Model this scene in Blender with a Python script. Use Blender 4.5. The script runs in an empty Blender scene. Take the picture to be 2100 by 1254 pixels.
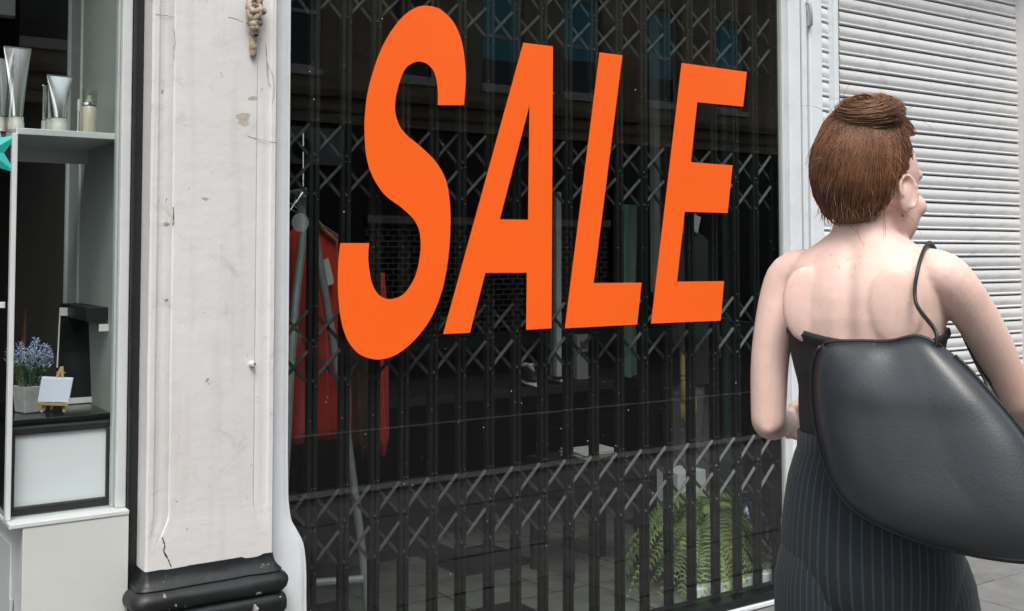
import bpy, bmesh, math, random
from mathutils import Vector, Matrix, noise as mnoise

random.seed(7)
R = math.radians
SC = bpy.context.scene
COL = SC.collection

# ------------------------------------------------------------------ camera
F, CAM_D, CAM_H, YAW, PITCH = 2280.0, 3.22, 1.42, R(34.2), R(2.5)
PCX, PCY = 1050.0, 520.0 - F * math.tan(PITCH)
cam_d = bpy.data.cameras.new('camera')
cam = bpy.data.objects.new('camera', cam_d)
COL.objects.link(cam)
cam.location = (0, -CAM_D, CAM_H)
cam.rotation_euler = (R(90) + PITCH, 0, -YAW)
cam_d.sensor_width = 36.0
cam_d.lens = 36.0 * F / 2100.0
cam_d.shift_y = -(627.0 - PCY) / 2100.0
cam_d.clip_start = 0.05
cam_d.clip_end = 1200
SC.camera = cam

# ------------------------------------------------------------------ world, sun, exposure
SUN_EL, SUN_AZ = R(58), math.atan2(-0.50, -0.86)
world = bpy.data.worlds.new('World')
SC.world = world
world.use_nodes = True
wn = world.node_tree
bg = wn.nodes['Background']
sky = wn.nodes.new('ShaderNodeTexSky')
sky.sky_type = 'NISHITA'
sky.sun_disc = False
sky.sun_elevation = SUN_EL
sky.sun_rotation = SUN_AZ
sky.air_density = 1.0
sky.dust_density = 3.0
hs = wn.nodes.new('ShaderNodeHueSaturation')
hs.inputs['Saturation'].default_value = 0.32
wn.links.new(sky.outputs[0], hs.inputs['Color'])
wn.links.new(hs.outputs[0], bg.inputs[0])
bg.inputs[1].default_value = 0.15
sd = bpy.data.lights.new('sun', 'SUN')
sd.energy = 1.2
sd.angle = R(25)
sd.color = (1.0, 0.95, 0.88)
sun = bpy.data.objects.new('sun', sd)
COL.objects.link(sun)
sv = Vector((math.sin(SUN_AZ) * math.cos(SUN_EL), math.cos(SUN_AZ) * math.cos(SUN_EL), math.sin(SUN_EL)))
sun.rotation_euler = (-sv).to_track_quat('-Z', 'Y').to_euler()
sun.location = (0, -8, 14)
vs = SC.view_settings
vs.view_transform = 'Standard'
vs.look = 'None'
vs.exposure = 0.85
vs.gamma = 1.0
vs.use_curve_mapping = False
SC.render.engine = 'CYCLES'
SC.cycles.use_denoising = True
SC.cycles.max_bounces = 10
SC.cycles.transparent_max_bounces = 16
SC.cycles.caustics_reflective = False
SC.cycles.caustics_refractive = False

# ------------------------------------------------------------------ helpers
_fw = Vector((math.sin(YAW) * math.cos(PITCH), math.cos(YAW) * math.cos(PITCH), math.sin(PITCH)))
_rt = Vector((math.cos(YAW), -math.sin(YAW), 0))
_up = _rt.cross(_fw)

def at(x, y, Y=0.0):
    """survey point: where the photograph's pixel meets the upright plane at depth Y"""
    r = _fw + _rt * ((x - PCX) / F) + _up * ((PCY - y) / F)
    return Vector((0, -CAM_D, CAM_H)) + r * ((Y + CAM_D) / r.y)

def tag(o, label=None, cat=None, group=None, kind=None):
    if label: o['label'] = label
    if cat: o['category'] = cat
    if group: o['group'] = group
    if kind: o['kind'] = kind
    return o

def empty(name, loc=(0, 0, 0), rz=0.0):
    o = bpy.data.objects.new(name, None)
    o.empty_display_size = 0.05
    o.location = loc
    o.rotation_euler = (0, 0, rz)
    COL.objects.link(o)
    return o

def thing(name, label, cat, loc=(0, 0, 0), rz=0.0, group=None):
    return tag(empty(name, loc, rz), label, cat, group)

def link_mesh(name, me, mat, parent=None):
    o = bpy.data.objects.new(name, me)
    COL.objects.link(o)
    if mat is not None and len(me.materials) == 0:
        me.materials.append(mat)
    if parent is not None:
        o.parent = parent
    return o

class MB:
    """collects vertices and faces for ONE mesh object"""
    def __init__(self, off=(0, 0, 0)):
        self.v, self.f, self.uv, self.off = [], [], [], Vector(off)
    def add(self, vs_, fs, uvs=None):
        n = len(self.v)
        self.v += [Vector(p) - self.off for p in vs_]
        for k, f in enumerate(fs):
            self.f.append([i + n for i in f])
            self.uv.append(uvs[k] if uvs else None)
        return self
    def box(self, x0, x1, y0, y1, z0, z1):
        v = [(x0, y0, z0), (x1, y0, z0), (x1, y1, z0), (x0, y1, z0), (x0, y0, z1), (x1, y0, z1), (x1, y1, z1), (x0, y1, z1)]
        return self.add(v, [(0, 3, 2, 1), (4, 5, 6, 7), (0, 1, 5, 4), (1, 2, 6, 5), (2, 3, 7, 6), (3, 0, 4, 7)])
    def bar(self, a, b, w, t, n=(0, -1, 0)):
        """flat bar from a to b, w wide across n, t thick along n"""
        a, b, n = Vector(a), Vector(b), Vector(n).normalized()
        d = (b - a).normalized()
        s = d.cross(n).normalized() * (w / 2)
        n = n * (t / 2)
        v = [a - s - n, a + s - n, a + s + n, a - s + n, b - s - n, b + s - n, b + s + n, b - s + n]
        return self.add(v, [(0, 3, 2, 1), (4, 5, 6, 7), (0, 1, 5, 4), (1, 2, 6, 5), (2, 3, 7, 6), (3, 0, 4, 7)])
    def loft(self, rings, cap=True, closed=True, uvscale=None):
        n = len(rings[0])
        vs_ = [p for r in rings for p in r]
        fs, uvs = [], []
        m = n if closed else n - 1
        for i in range(len(rings) - 1):
            for j in range(m):
                k = (j + 1) % n
                fs.append((i * n + j, i * n + k, (i + 1) * n + k, (i + 1) * n + j))
                q, w = i / (len(rings) - 1), (i + 1) / (len(rings) - 1)
                uvs.append([(j / m, q), ((j + 1) / m, q), ((j + 1) / m, w), (j / m, w)])
        if cap and closed:
            fs.append(tuple(reversed(range(n)))); uvs.append([(0, 0)] * n)
            fs.append(tuple(range((len(rings) - 1) * n, len(rings) * n))); uvs.append([(0, 0)] * n)
        return self.add(vs_, fs, uvs)
    def tube(self, path, rad, n=10, cap=True, flat=1.0):
        path = [Vector(p) for p in path]
        if not isinstance(rad, (list, tuple)): rad = [rad] * len(path)
        t0 = (path[1] - path[0]).normalized()
        ref = Vector((0, 0, 1)) if abs(t0.z) < 0.9 else Vector((1, 0, 0))
        a = t0.cross(ref).normalized()
        rings = []
        for i, p in enumerate(path):
            t = (path[min(i + 1, len(path) - 1)] - path[max(i - 1, 0)]).normalized()
            a = (a - t * a.dot(t)).normalized()
            b = t.cross(a)
            rings.append([p + (a * math.cos(k * 2 * math.pi / n) + b * flat * math.sin(k * 2 * math.pi / n)) * rad[i] for k in range(n)])
        return self.loft(rings, cap)
    def lathe(self, prof, c=(0, 0, 0), n=24, axis='z'):
        c = Vector(c)
        rings = []
        for r, h in prof:
            ring = []
            for k in range(n):
                a = k * 2 * math.pi / n
                x, y = max(r, 1e-4) * math.cos(a), max(r, 1e-4) * math.sin(a)
                ring.append(c + (Vector((x, y, h)) if axis == 'z' else Vector((x, h, -y)) if axis == 'y' else Vector((h, x, y))))
            rings.append(ring)
        return self.loft(rings)
    def ball(self, c, r, n=12, m=8):
        c = Vector(c)
        if not isinstance(r, (tuple, list)): r = (r, r, r)
        rings = []
        for i in range(m + 1):
            th = math.pi * i / m
            th = min(max(th, 0.02), math.pi - 0.02)
            rings.append([c + Vector((r[0] * math.sin(th) * math.cos(2 * math.pi * k / n), r[1] * math.sin(th) * math.sin(2 * math.pi * k / n), -r[2] * math.cos(th))) for k in range(n)])
        return self.loft(rings)
    def prism(self, pts, d, n):
        """planar polygon pushed by vector d"""
        d = Vector(d)
        pts = [Vector(p) for p in pts]
        k = len(pts)
        vs_ = pts + [p + d for p in pts]
        fs = [tuple(range(k)), tuple(reversed(range(k, 2 * k)))]
        fs += [(j, k + j, k + (j + 1) % k, (j + 1) % k) for j in range(k)]
        return self.add(vs_, fs)
    def build(self, name, mat, parent=None, smooth=None, bevel=0.0, seg=2, sub=0):
        me = bpy.data.meshes.new(name)
        me.from_pydata([tuple(p) for p in self.v], [], self.f)
        if any(u is not None for u in self.uv):
            lay = me.uv_layers.new(name='uv')
            i = 0
            for f, u in zip(self.f, self.uv):
                for k in range(len(f)):
                    lay.data[i].uv = u[k] if u else (0, 0)
                    i += 1
        bm = bmesh.new(); bm.from_mesh(me)
        bmesh.ops.recalc_face_normals(bm, faces=bm.faces)
        bm.to_mesh(me); bm.free()
        if smooth is not None:
            me.polygons.foreach_set('use_smooth', [True] * len(me.polygons))
            if smooth < 180:
                me.set_sharp_from_angle(angle=R(smooth))
        o = link_mesh(name, me, mat, parent)
        if bevel:
            b = o.modifiers.new('bevel', 'BEVEL')
            b.width = bevel; b.segments = seg; b.limit_method = 'ANGLE'; b.angle_limit = R(40)
        if sub:
            s = o.modifiers.new('sub', 'SUBSURF'); s.levels = sub; s.render_levels = sub
        return o

def bx(name, mat, x0, x1, y0, y1, z0, z1, parent=None, bevel=0.002):
    return MB().box(x0, x1, y0, y1, z0, z1).build(name, mat, parent, bevel=bevel)

def copy_tree(o, parent=None):
    c = o.copy()
    COL.objects.link(c)
    c.parent = parent
    for ch in list(o.children):
        copy_tree(ch, c)
    return c

def catmull(pts, k=6, closed=True):
    out, n = [], len(pts)
    for i in range(n if closed else n - 1):
        p0, p1, p2, p3 = [Vector(pts[(i + j) % n] if closed else pts[min(max(i + j, 0), n - 1)]) for j in (-1, 0, 1, 2)]
        for s in range(k):
            t = s / k
            out.append(0.5 * ((2 * p1) + (p2 - p0) * t + (2 * p0 - 5 * p1 + 4 * p2 - p3) * t * t + (3 * p1 - p0 - 3 * p2 + p3) * t ** 3))
    if not closed: out.append(Vector(pts[-1]))
    return out

# ------------------------------------------------------------------ materials
def nt_of(name):
    m = bpy.data.materials.new(name)
    m.use_nodes = True
    t = m.node_tree
    return m, t, t.nodes['Principled BSDF']

def L(t, a, b): t.links.new(a, b)

def mat(name, col, rough=0.6, metal=0.0, var=0.12, scale=6.0, bump=0.0, bscale=80.0, spec=0.5, coat=0.0, sheen=0.0, sss=0.0, stretch=None, rvar=0.0, dirt=None, dscale=3.0, damt=0.5, alpha=1.0, trans=0.0):
    m, t, p = nt_of(name)
    c = t.nodes.new('ShaderNodeTexCoord')
    src = c.outputs['Object']
    if stretch:
        mp = t.nodes.new('ShaderNodeMapping'); mp.inputs['Scale'].default_value = stretch
        L(t, src, mp.inputs[0]); src = mp.outputs[0]
    nz = t.nodes.new('ShaderNodeTexNoise'); nz.inputs['Scale'].default_value = scale; nz.inputs['Detail'].default_value = 6
    nz.inputs['Roughness'].default_value = 0.65
    L(t, src, nz.inputs['Vector'])
    rp = t.nodes.new('ShaderNodeValToRGB')
    rp.color_ramp.elements[0].position = 0.3; rp.color_ramp.elements[1].position = 0.7
    rp.color_ramp.elements[0].color = (*[x * (1 - var) for x in col], 1)
    rp.color_ramp.elements[1].color = (*[min(1, x * (1 + var * 0.6)) for x in col], 1)
    L(t, nz.outputs[0], rp.inputs[0])
    out = rp.outputs[0]
    if dirt:
        n2 = t.nodes.new('ShaderNodeTexNoise'); n2.inputs['Scale'].default_value = dscale; n2.inputs['Detail'].default_value = 9; n2.inputs['Roughness'].default_value = 0.7
        L(t, src, n2.inputs['Vector'])
        mr = t.nodes.new('ShaderNodeMapRange'); mr.inputs[1].default_value = 0.52; mr.inputs[2].default_value = 0.78; mr.inputs[4].default_value = damt
        L(t, n2.outputs[0], mr.inputs[0])
        mx = t.nodes.new('ShaderNodeMix'); mx.data_type = 'RGBA'
        L(t, mr.outputs[0], mx.inputs[0]); L(t, out, mx.inputs[6]); mx.inputs[7].default_value = (*dirt, 1)
        out = mx.outputs[2]
    L(t, out, p.inputs['Base Color'])
    if rvar:
        mr2 = t.nodes.new('ShaderNodeMapRange'); mr2.inputs[3].default_value = max(0.02, rough - rvar); mr2.inputs[4].default_value = min(1, rough + rvar)
        L(t, nz.outputs[0], mr2.inputs[0]); L(t, mr2.outputs[0], p.inputs['Roughness'])
    else:
        p.inputs['Roughness'].default_value = rough
    p.inputs['Metallic'].default_value = metal
    p.inputs['Specular IOR Level'].default_value = spec
    p.inputs['Coat Weight'].default_value = coat
    p.inputs['Sheen Weight'].default_value = sheen
    p.inputs['Alpha'].default_value = alpha
    p.inputs['Transmission Weight'].default_value = trans
    if sss:
        p.inputs['Subsurface Weight'].default_value = sss
        p.inputs['Subsurface Radius'].default_value = (0.012, 0.005, 0.003)
        p.inputs['Subsurface Scale'].default_value = 1.0
    if bump:
        nb = t.nodes.new('ShaderNodeTexNoise'); nb.inputs['Scale'].default_value = bscale; nb.inputs['Detail'].default_value = 8
        L(t, src, nb.inputs['Vector'])
        b = t.nodes.new('ShaderNodeBump'); b.inputs['Strength'].default_value = bump; b.inputs['Distance'].default_value = 0.004
        L(t, nb.outputs[0], b.inputs['Height']); L(t, b.outputs[0], p.inputs['Normal'])
    return m

def glass_mat(name, tint=(0.88, 0.93, 0.91), ior=1.84, wob=0.0):
    """thin pane: both faces' reflection, the rest passes through"""
    m = bpy.data.materials.new(name); m.use_nodes = True
    t = m.node_tree; t.nodes.clear()
    o = t.nodes.new('ShaderNodeOutputMaterial')
    tr = t.nodes.new('ShaderNodeBsdfTransparent'); tr.inputs[0].default_value = (*tint, 1)
    gl = t.nodes.new('ShaderNodeBsdfGlossy'); gl.inputs['Roughness'].default_value = 0.0
    fr = t.nodes.new('ShaderNodeFresnel')
    ge = t.nodes.new('ShaderNodeNewGeometry')          # a pane reflects alike from both of its faces
    io = t.nodes.new('ShaderNodeMapRange'); io.inputs[3].default_value = ior; io.inputs[4].default_value = 1 / ior
    L(t, ge.outputs['Backfacing'], io.inputs[0]); L(t, io.outputs[0], fr.inputs[0])
    mx = t.nodes.new('ShaderNodeMixShader')
    if wob:
        c = t.nodes.new('ShaderNodeTexCoord')
        nz = t.nodes.new('ShaderNodeTexNoise'); nz.inputs['Scale'].default_value = 1.6
        L(t, c.outputs['Object'], nz.inputs['Vector'])
        b = t.nodes.new('ShaderNodeBump'); b.inputs['Strength'].default_value = wob; b.inputs['Distance'].default_value = 0.01
        L(t, nz.outputs[0], b.inputs['Height']); L(t, b.outputs[0], gl.inputs['Normal'])
    L(t, fr.outputs[0], mx.inputs[0]); L(t, tr.outputs[0], mx.inputs[1]); L(t, gl.outputs[0], mx.inputs[2]); L(t, mx.outputs[0], o.inputs[0])
    return m

def plaster_mat():
    """thick old cream paint: brush relief, grey scuffs, dark chips and rust marks"""
    m, t, p = nt_of('old_cream_paint')
    c = t.nodes.new('ShaderNodeTexCoord'); src = c.outputs['Object']
    def noise(scale, detail=6, rough=0.6, dist=0.0):
        n = t.nodes.new('ShaderNodeTexNoise'); n.inputs['Scale'].default_value = scale; n.inputs['Detail'].default_value = detail
        n.inputs['Roughness'].default_value = rough; n.inputs['Distortion'].default_value = dist
        L(t, src, n.inputs['Vector']); return n.outputs[0]
    def rng(s, a, b, lo=0.0, hi=1.0):
        r = t.nodes.new('ShaderNodeMapRange'); r.inputs[1].default_value = a; r.inputs[2].default_value = b; r.inputs[3].default_value = lo; r.inputs[4].default_value = hi
        L(t, s, r.inputs[0]); return r.outputs[0]
    def mix(f, a, b):
        x = t.nodes.new('ShaderNodeMix'); x.data_type = 'RGBA'
        L(t, f, x.inputs[0])
        for s, v in ((6, a), (7, b)):
            if isinstance(v, tuple): x.inputs[s].default_value = (*v, 1)
            else: L(t, v, x.inputs[s])
        return x.outputs[2]
    def mul(a, b):
        x = t.nodes.new('ShaderNodeMath'); x.operation = 'MULTIPLY'; L(t, a, x.inputs[0]); L(t, b, x.inputs[1]); return x.outputs[0]
    base = mix(rng(noise(1.6, 4), 0.35, 0.68), (0.625, 0.61, 0.60), (0.67, 0.662, 0.655))
    scuff = mul(rng(noise(9, 10, 0.78, 0.8), 0.55, 0.72), rng(noise(2.6, 3), 0.44, 0.64))
    base = mix(rng(scuff, 0, 1, 0, 0.8), base, (0.36, 0.34, 0.30))
    streak = t.nodes.new('ShaderNodeMapping'); streak.inputs['Scale'].default_value = (9, 9, 0.7); L(t, src, streak.inputs[0])
    sn = t.nodes.new('ShaderNodeTexNoise'); sn.inputs['Scale'].default_value = 2.2; sn.inputs['Detail'].default_value = 7; L(t, streak.outputs[0], sn.inputs['Vector'])
    base = mix(rng(sn.outputs[0], 0.52, 0.75, 0, 0.35), base, (0.44, 0.40, 0.36))
    chip = mul(rng(noise(34, 8, 0.7), 0.665, 0.69), rng(noise(3.1, 4), 0.46, 0.58))
    base = mix(rng(chip, 0, 1, 0, 0.8), base, (0.13, 0.11, 0.09))
    L(t, base, p.inputs['Base Color'])
    p.inputs['Roughness'].default_value = 0.55
    b1 = t.nodes.new('ShaderNodeBump'); b1.inputs['Strength'].default_value = 0.16; b1.inputs['Distance'].default_value = 0.004
    L(t, noise(45, 8, 0.6), b1.inputs['Height'])
    b2 = t.nodes.new('ShaderNodeBump'); b2.inputs['Strength'].default_value = 0.24; b2.inputs['Distance'].default_value = 0.02
    L(t, noise(6, 5), b2.inputs['Height']); L(t, b1.outputs[0], b2.inputs['Normal'])
    b3 = t.nodes.new('ShaderNodeBump'); b3.inputs['Strength'].default_value = 0.6; b3.inputs['Distance'].default_value = 0.002; b3.invert = True
    L(t, chip, b3.inputs['Height']); L(t, b2.outputs[0], b3.inputs['Normal'])
    L(t, b3.outputs[0], p.inputs['Normal'])
    return m

def stripe_mat():
    """dark navy wool with paler pinstripes running down each leg (uses the cloth's own uv)"""
    m, t, p = nt_of('pinstripe_wool')
    uv = t.nodes.new('ShaderNodeUVMap'); uv.uv_map = 'uv'
    sp = t.nodes.new('ShaderNodeSeparateXYZ'); L(t, uv.outputs[0], sp.inputs[0])
    mu = t.nodes.new('ShaderNodeMath'); mu.operation = 'MULTIPLY'; mu.inputs[1].default_value = 60; L(t, sp.outputs[0], mu.inputs[0])
    fr = t.nodes.new('ShaderNodeMath'); fr.operation = 'FRACT'; L(t, mu.outputs[0], fr.inputs[0])
    pp = t.nodes.new('ShaderNodeMath'); pp.operation = 'PINGPONG'; pp.inputs[1].default_value = 0.5; L(t, fr.outputs[0], pp.inputs[0])
    rg = t.nodes.new('ShaderNodeMapRange'); rg.inputs[1].default_value = 0.36; rg.inputs[2].default_value = 0.46; L(t, pp.outputs[0], rg.inputs[0])
    mx = t.nodes.new('ShaderNodeMix'); mx.data_type = 'RGBA'; L(t, rg.outputs[0], mx.inputs[0])
    mx.inputs[6].default_value = (0.009, 0.0145, 0.019, 1); mx.inputs[7].default_value = (0.030, 0.045, 0.054, 1)
    L(t, mx.outputs[2], p.inputs['Base Color'])
    p.inputs['Roughness'].default_value = 0.85; p.inputs['Sheen Weight'].default_value = 0.05
    return m

MT = dict(
    plaster=plaster_mat(),
    white=mat('white_gloss_paint', (0.74, 0.775, 0.80), 0.35, var=0.05, bump=0.25, bscale=30, rvar=0.1, dirt=(0.42, 0.42, 0.40), dscale=5, damt=0.35),
    whitep=mat('white_painted_timber', (0.58, 0.61, 0.605), 0.45, var=0.06, bump=0.15, bscale=25, dirt=(0.5, 0.49, 0.45), dscale=4, damt=0.4),
    cream=mat('cream_board', (0.56, 0.575, 0.55), 0.5, var=0.05, scale=4, bump=0.08, bscale=60, dirt=(0.5, 0.48, 0.42), dscale=6, damt=0.35),
    shutter=mat('white_shutter_enamel', (0.645, 0.655, 0.66), 0.45, var=0.07, scale=9, bump=0.12, bscale=50, stretch=(0.7, 1, 2.0), dirt=(0.26, 0.24, 0.21), dscale=9, damt=0.6),
    black=mat('black_gloss_paint', (0.012, 0.014, 0.014), 0.28, var=0.3, bump=0.1, bscale=40, rvar=0.1),
    blackbase=mat('chipped_black_paint', (0.008, 0.010, 0.011), 0.45, var=0.35, scale=7, bump=0.5, bscale=26, rvar=0.12, dirt=(0.55, 0.55, 0.52), dscale=16, damt=0.0),
    iron=mat('black_gate_enamel', (0.006, 0.006, 0.006), 0.5, var=0.3, scale=30, bump=0.15, bscale=120, rvar=0.15, spec=0.3),
    ironlat=mat('worn_gate_enamel', (0.03, 0.031, 0.03), 0.36, var=0.3, scale=40, bump=0.15, bscale=120, rvar=0.15),
    rivet=mat('bare_rivet_steel', (0.12, 0.12, 0.12), 0.4, metal=0.6, var=0.3, scale=60),
    orange=mat('orange_vinyl', (0.96, 0.13, 0.012), 0.34, var=0.03, scale=1.4, spec=0.5, bump=0.06, bscale=5),
    glass=glass_mat('shop_glass', wob=0.02),
    glassl=glass_mat('display_glass', (0.90, 0.935, 0.92), 1.78, wob=0.015),
    slab=mat('concrete_slab', (0.15, 0.152, 0.15), 0.85, var=0.25, scale=7, bump=0.5, bscale=90, dirt=(0.12, 0.12, 0.115), dscale=5, damt=0.6),
    joint=mat('slab_joint', (0.07, 0.068, 0.062), 0.95, var=0.3, scale=20),
    kerb=mat('granite_kerb', (0.26, 0.255, 0.25), 0.8, var=0.3, scale=40, bump=0.3),
    asphalt=mat('asphalt', (0.024, 0.024, 0.025), 0.9, var=0.3, scale=30, bump=0.5, bscale=200),
    paint=mat('road_paint', (0.26, 0.25, 0.21), 0.7, var=0.25, scale=20),
    earth=mat('ground', (0.16, 0.155, 0.14), 0.95, var=0.3, scale=1.0),
    stone=mat('sooty_sandstone', (0.40, 0.345, 0.245), 0.9, var=0.35, scale=1.3, bump=0.4, bscale=12, dirt=(0.12, 0.10, 0.08), dscale=0.9, damt=0.6),
    stone2=mat('dark_sandstone', (0.24, 0.21, 0.155), 0.9, var=0.35, scale=2, bump=0.4, bscale=12),
    shopdark=mat('dark_shopfront_paint', (0.02, 0.022, 0.024), 0.45, var=0.3),
    darkglass=mat('dark_window_glass', (0.012, 0.016, 0.02), 0.06, var=0.1, spec=0.6),
    teal=mat('teal_sky_tint', (0.12, 0.45, 0.55), 0.5, var=0.1, scale=3),  # sky reflection of the windows opposite, put in as plain colour
    sash=mat('white_sash_paint', (0.62, 0.62, 0.60), 0.5, var=0.1),
    grille=mat('brick_bond_grille', (0.42, 0.39, 0.33), 0.6, metal=0.0, var=0.2),
    signgrey=mat('grey_sign_board', (0.30, 0.31, 0.32), 0.5, var=0.1),
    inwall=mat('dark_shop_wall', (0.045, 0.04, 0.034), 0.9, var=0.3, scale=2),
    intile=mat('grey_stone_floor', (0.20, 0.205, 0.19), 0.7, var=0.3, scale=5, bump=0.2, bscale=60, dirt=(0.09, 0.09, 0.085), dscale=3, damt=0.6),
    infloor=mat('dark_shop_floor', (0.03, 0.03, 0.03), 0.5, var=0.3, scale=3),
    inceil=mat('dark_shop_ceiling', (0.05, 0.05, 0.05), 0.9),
    steel=mat('brushed_steel_tube', (0.56, 0.59, 0.59), 0.4, metal=0.45, var=0.2, scale=14, rvar=0.1),
    red=mat('red_wool', (0.66, 0.034, 0.016), 0.9, var=0.25, scale=5, bump=0.3, bscale=220, sheen=0.3),
    brown=mat('brown_cloth', (0.09, 0.045, 0.02), 0.9, var=0.3, scale=6, bump=0.2, bscale=200),
    wood=mat('pale_beech', (0.52, 0.34, 0.17), 0.45, var=0.2, scale=10, stretch=(1, 1, 0.15), bump=0.05),
    greypanel=mat('grey_green_panel', (0.33, 0.36, 0.34), 0.6, var=0.08, scale=3, dirt=(0.24, 0.25, 0.23), dscale=2.5, damt=0.5),
    card=mat('white_card', (0.72, 0.72, 0.70), 0.7, var=0.04),
    ink=mat('black_print', (0.02, 0.02, 0.02), 0.6, var=0.1),
    jacket=mat('charcoal_suiting', (0.035, 0.033, 0.036), 0.9, var=0.25, scale=30, bump=0.2, bscale=300, sheen=0.2),
    greycloth=mat('grey_flannel', (0.20, 0.20, 0.20), 0.9, var=0.2, scale=12, bump=0.25, bscale=260),
    whitemat=mat('white_matt_board', (0.80, 0.83, 0.86), 0.6, var=0.03),
    greeniron=mat('sea_green_iron', (0.13, 0.24, 0.205), 0.5, var=0.2, scale=12, bump=0.1),
    greencloth=mat('sea_green_cloth', (0.14, 0.24, 0.20), 0.9, var=0.2, scale=8),
    fern=mat('fern_green', (0.36, 0.45, 0.16), 0.55, var=0.35, scale=5, sss=0.0),
    leaf=mat('small_leaf_green', (0.06, 0.13, 0.05), 0.5, var=0.3, scale=20),
    bluegloss=mat('dark_blue_glaze', (0.008, 0.025, 0.05), 0.08, var=0.2, coat=0.5),
    silver=mat('silver_tube_foil', (0.80, 0.83, 0.83), 0.24, metal=1.0, var=0.06, scale=20, rvar=0.06),
    capw=mat('translucent_cap', (0.62, 0.63, 0.58), 0.4, var=0.05, trans=0.2),
    clearp=glass_mat('clear_plastic', (0.85, 0.87, 0.84), 1.6),
    lotion=mat('beige_lotion', (0.45, 0.42, 0.33), 0.3, var=0.05, coat=0.5),
    turq=mat('turquoise_paper', (0.03, 0.47, 0.40), 0.6, var=0.03),
    mirrorboard=mat('black_acrylic', (0.008, 0.011, 0.010), 0.16, var=0.2),
    blackcloth=mat('black_matt', (0.012, 0.012, 0.012), 0.5, var=0.3),
    frame=mat('black_picture_frame', (0.02, 0.021, 0.02), 0.4, var=0.3, scale=12, stretch=(1, 1, 1), rvar=0.1),
    lavender=mat('lavender_flower', (0.42, 0.50, 0.70), 0.8, var=0.2, scale=40),
    lavleaf=mat('lavender_leaf', (0.10, 0.21, 0.10), 0.6, var=0.3, scale=20),
    pot=mat('foil_wrapped_pot', (0.78, 0.77, 0.76), 0.3, metal=0.35, var=0.2, scale=14, bump=0.6, bscale=30),
    canvas=mat('primed_canvas', (0.62, 0.67, 0.80), 0.8, var=0.02, bump=0.1, bscale=500),
    chairwood=mat('varnished_brown_wood', (0.15, 0.075, 0.03), 0.35, var=0.3, scale=8),
    rope=mat('paint_caked_rope', (0.42, 0.34, 0.25), 0.9, var=0.4, scale=30, bump=0.7, bscale=90, dirt=(0.10, 0.05, 0.03), dscale=24, damt=0.9),
    crack=mat('crack_dirt', (0.06, 0.045, 0.035), 0.95, var=0.3, scale=60),
    skin=mat('skin', (0.77, 0.55, 0.475), 0.5, var=0.12, scale=13, bump=0.06, bscale=160, sss=0.25),
    hair=mat('brown_hair', (0.21, 0.092, 0.045), 0.42, var=0.45, scale=26, spec=0.6),
    haircap=mat('brown_hair_mass', (0.10, 0.046, 0.024), 0.6, var=0.4, scale=30),
    top=mat('black_ribbed_top', (0.008, 0.009, 0.010), 0.7, var=0.2, scale=20, bump=0.3, bscale=120, stretch=(0.3, 0.3, 3)),
    bag=mat('soft_slate_leather', (0.017, 0.0225, 0.0275), 0.44, var=0.25, scale=5, bump=0.10, bscale=260, rvar=0.07, spec=0.85),
    strap=mat('black_leather', (0.01, 0.01, 0.011), 0.4, var=0.2, bump=0.2),
    shoe=mat('black_shoe_leather', (0.012, 0.012, 0.012), 0.35, var=0.2),
    lips=mat('lip_colour', (0.45, 0.16, 0.14), 0.4, var=0.1),
    eyew=mat('eye_white', (0.75, 0.74, 0.72), 0.2, var=0.02),
    iris=mat('brown_iris', (0.06, 0.035, 0.02), 0.15, var=0.2),
    stripe=stripe_mat(),
)
# paint chips on the black base: small hard-edged spots where the undercoat shows
def chips(m, scale=26, th=0.70, col=(0.6, 0.6, 0.57), patch=0.55):
    t = m.node_tree; p = t.nodes['Principled BSDF']
    old = p.inputs['Base Color'].links[0].from_socket
    c = t.nodes.new('ShaderNodeTexCoord')
    a = t.nodes.new('ShaderNodeTexNoise'); a.inputs['Scale'].default_value = scale; a.inputs['Detail'].default_value = 7; a.inputs['Roughness'].default_value = 0.6
    b = t.nodes.new('ShaderNodeTexNoise'); b.inputs['Scale'].default_value = 5
    L(t, c.outputs['Object'], a.inputs['Vector']); L(t, c.outputs['Object'], b.inputs['Vector'])
    ra = t.nodes.new('ShaderNodeMapRange'); ra.inputs[1].default_value = th; ra.inputs[2].default_value = th + 0.015; L(t, a.outputs[0], ra.inputs[0])
    rb = t.nodes.new('ShaderNodeMapRange'); rb.inputs[1].default_value = patch; rb.inputs[2].default_value = patch + 0.04; L(t, b.outputs[0], rb.inputs[0])
    mu = t.nodes.new('ShaderNodeMath'); mu.operation = 'MULTIPLY'; L(t, ra.outputs[0], mu.inputs[0]); L(t, rb.outputs[0], mu.inputs[1])
    mx = t.nodes.new('ShaderNodeMix'); mx.data_type = 'RGBA'; L(t, mu.outputs[0], mx.inputs[0]); L(t, old, mx.inputs[6]); mx.inputs[7].default_value = (*col, 1)
    L(t, mx.outputs[2], p.inputs['Base Color'])
def per_object(m, lo=0.55, hi=1.15, hue=0.03):
    """each leaf or slab its own shade"""
    t = m.node_tree; p = t.nodes['Principled BSDF']
    old = p.inputs['Base Color'].links[0].from_socket
    oi = t.nodes.new('ShaderNodeObjectInfo'); h = t.nodes.new('ShaderNodeHueSaturation')
    r = t.nodes.new('ShaderNodeMapRange'); r.inputs[3].default_value = lo; r.inputs[4].default_value = hi; L(t, oi.outputs['Random'], r.inputs[0])
    q = t.nodes.new('ShaderNodeMapRange'); q.inputs[3].default_value = 0.5 + hue; q.inputs[4].default_value = 0.5 - hue; L(t, oi.outputs['Random'], q.inputs[0])
    L(t, r.outputs[0], h.inputs['Value']); L(t, q.outputs[0], h.inputs['Hue']); L(t, old, h.inputs['Color']); L(t, h.outputs[0], p.inputs['Base Color'])
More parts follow.
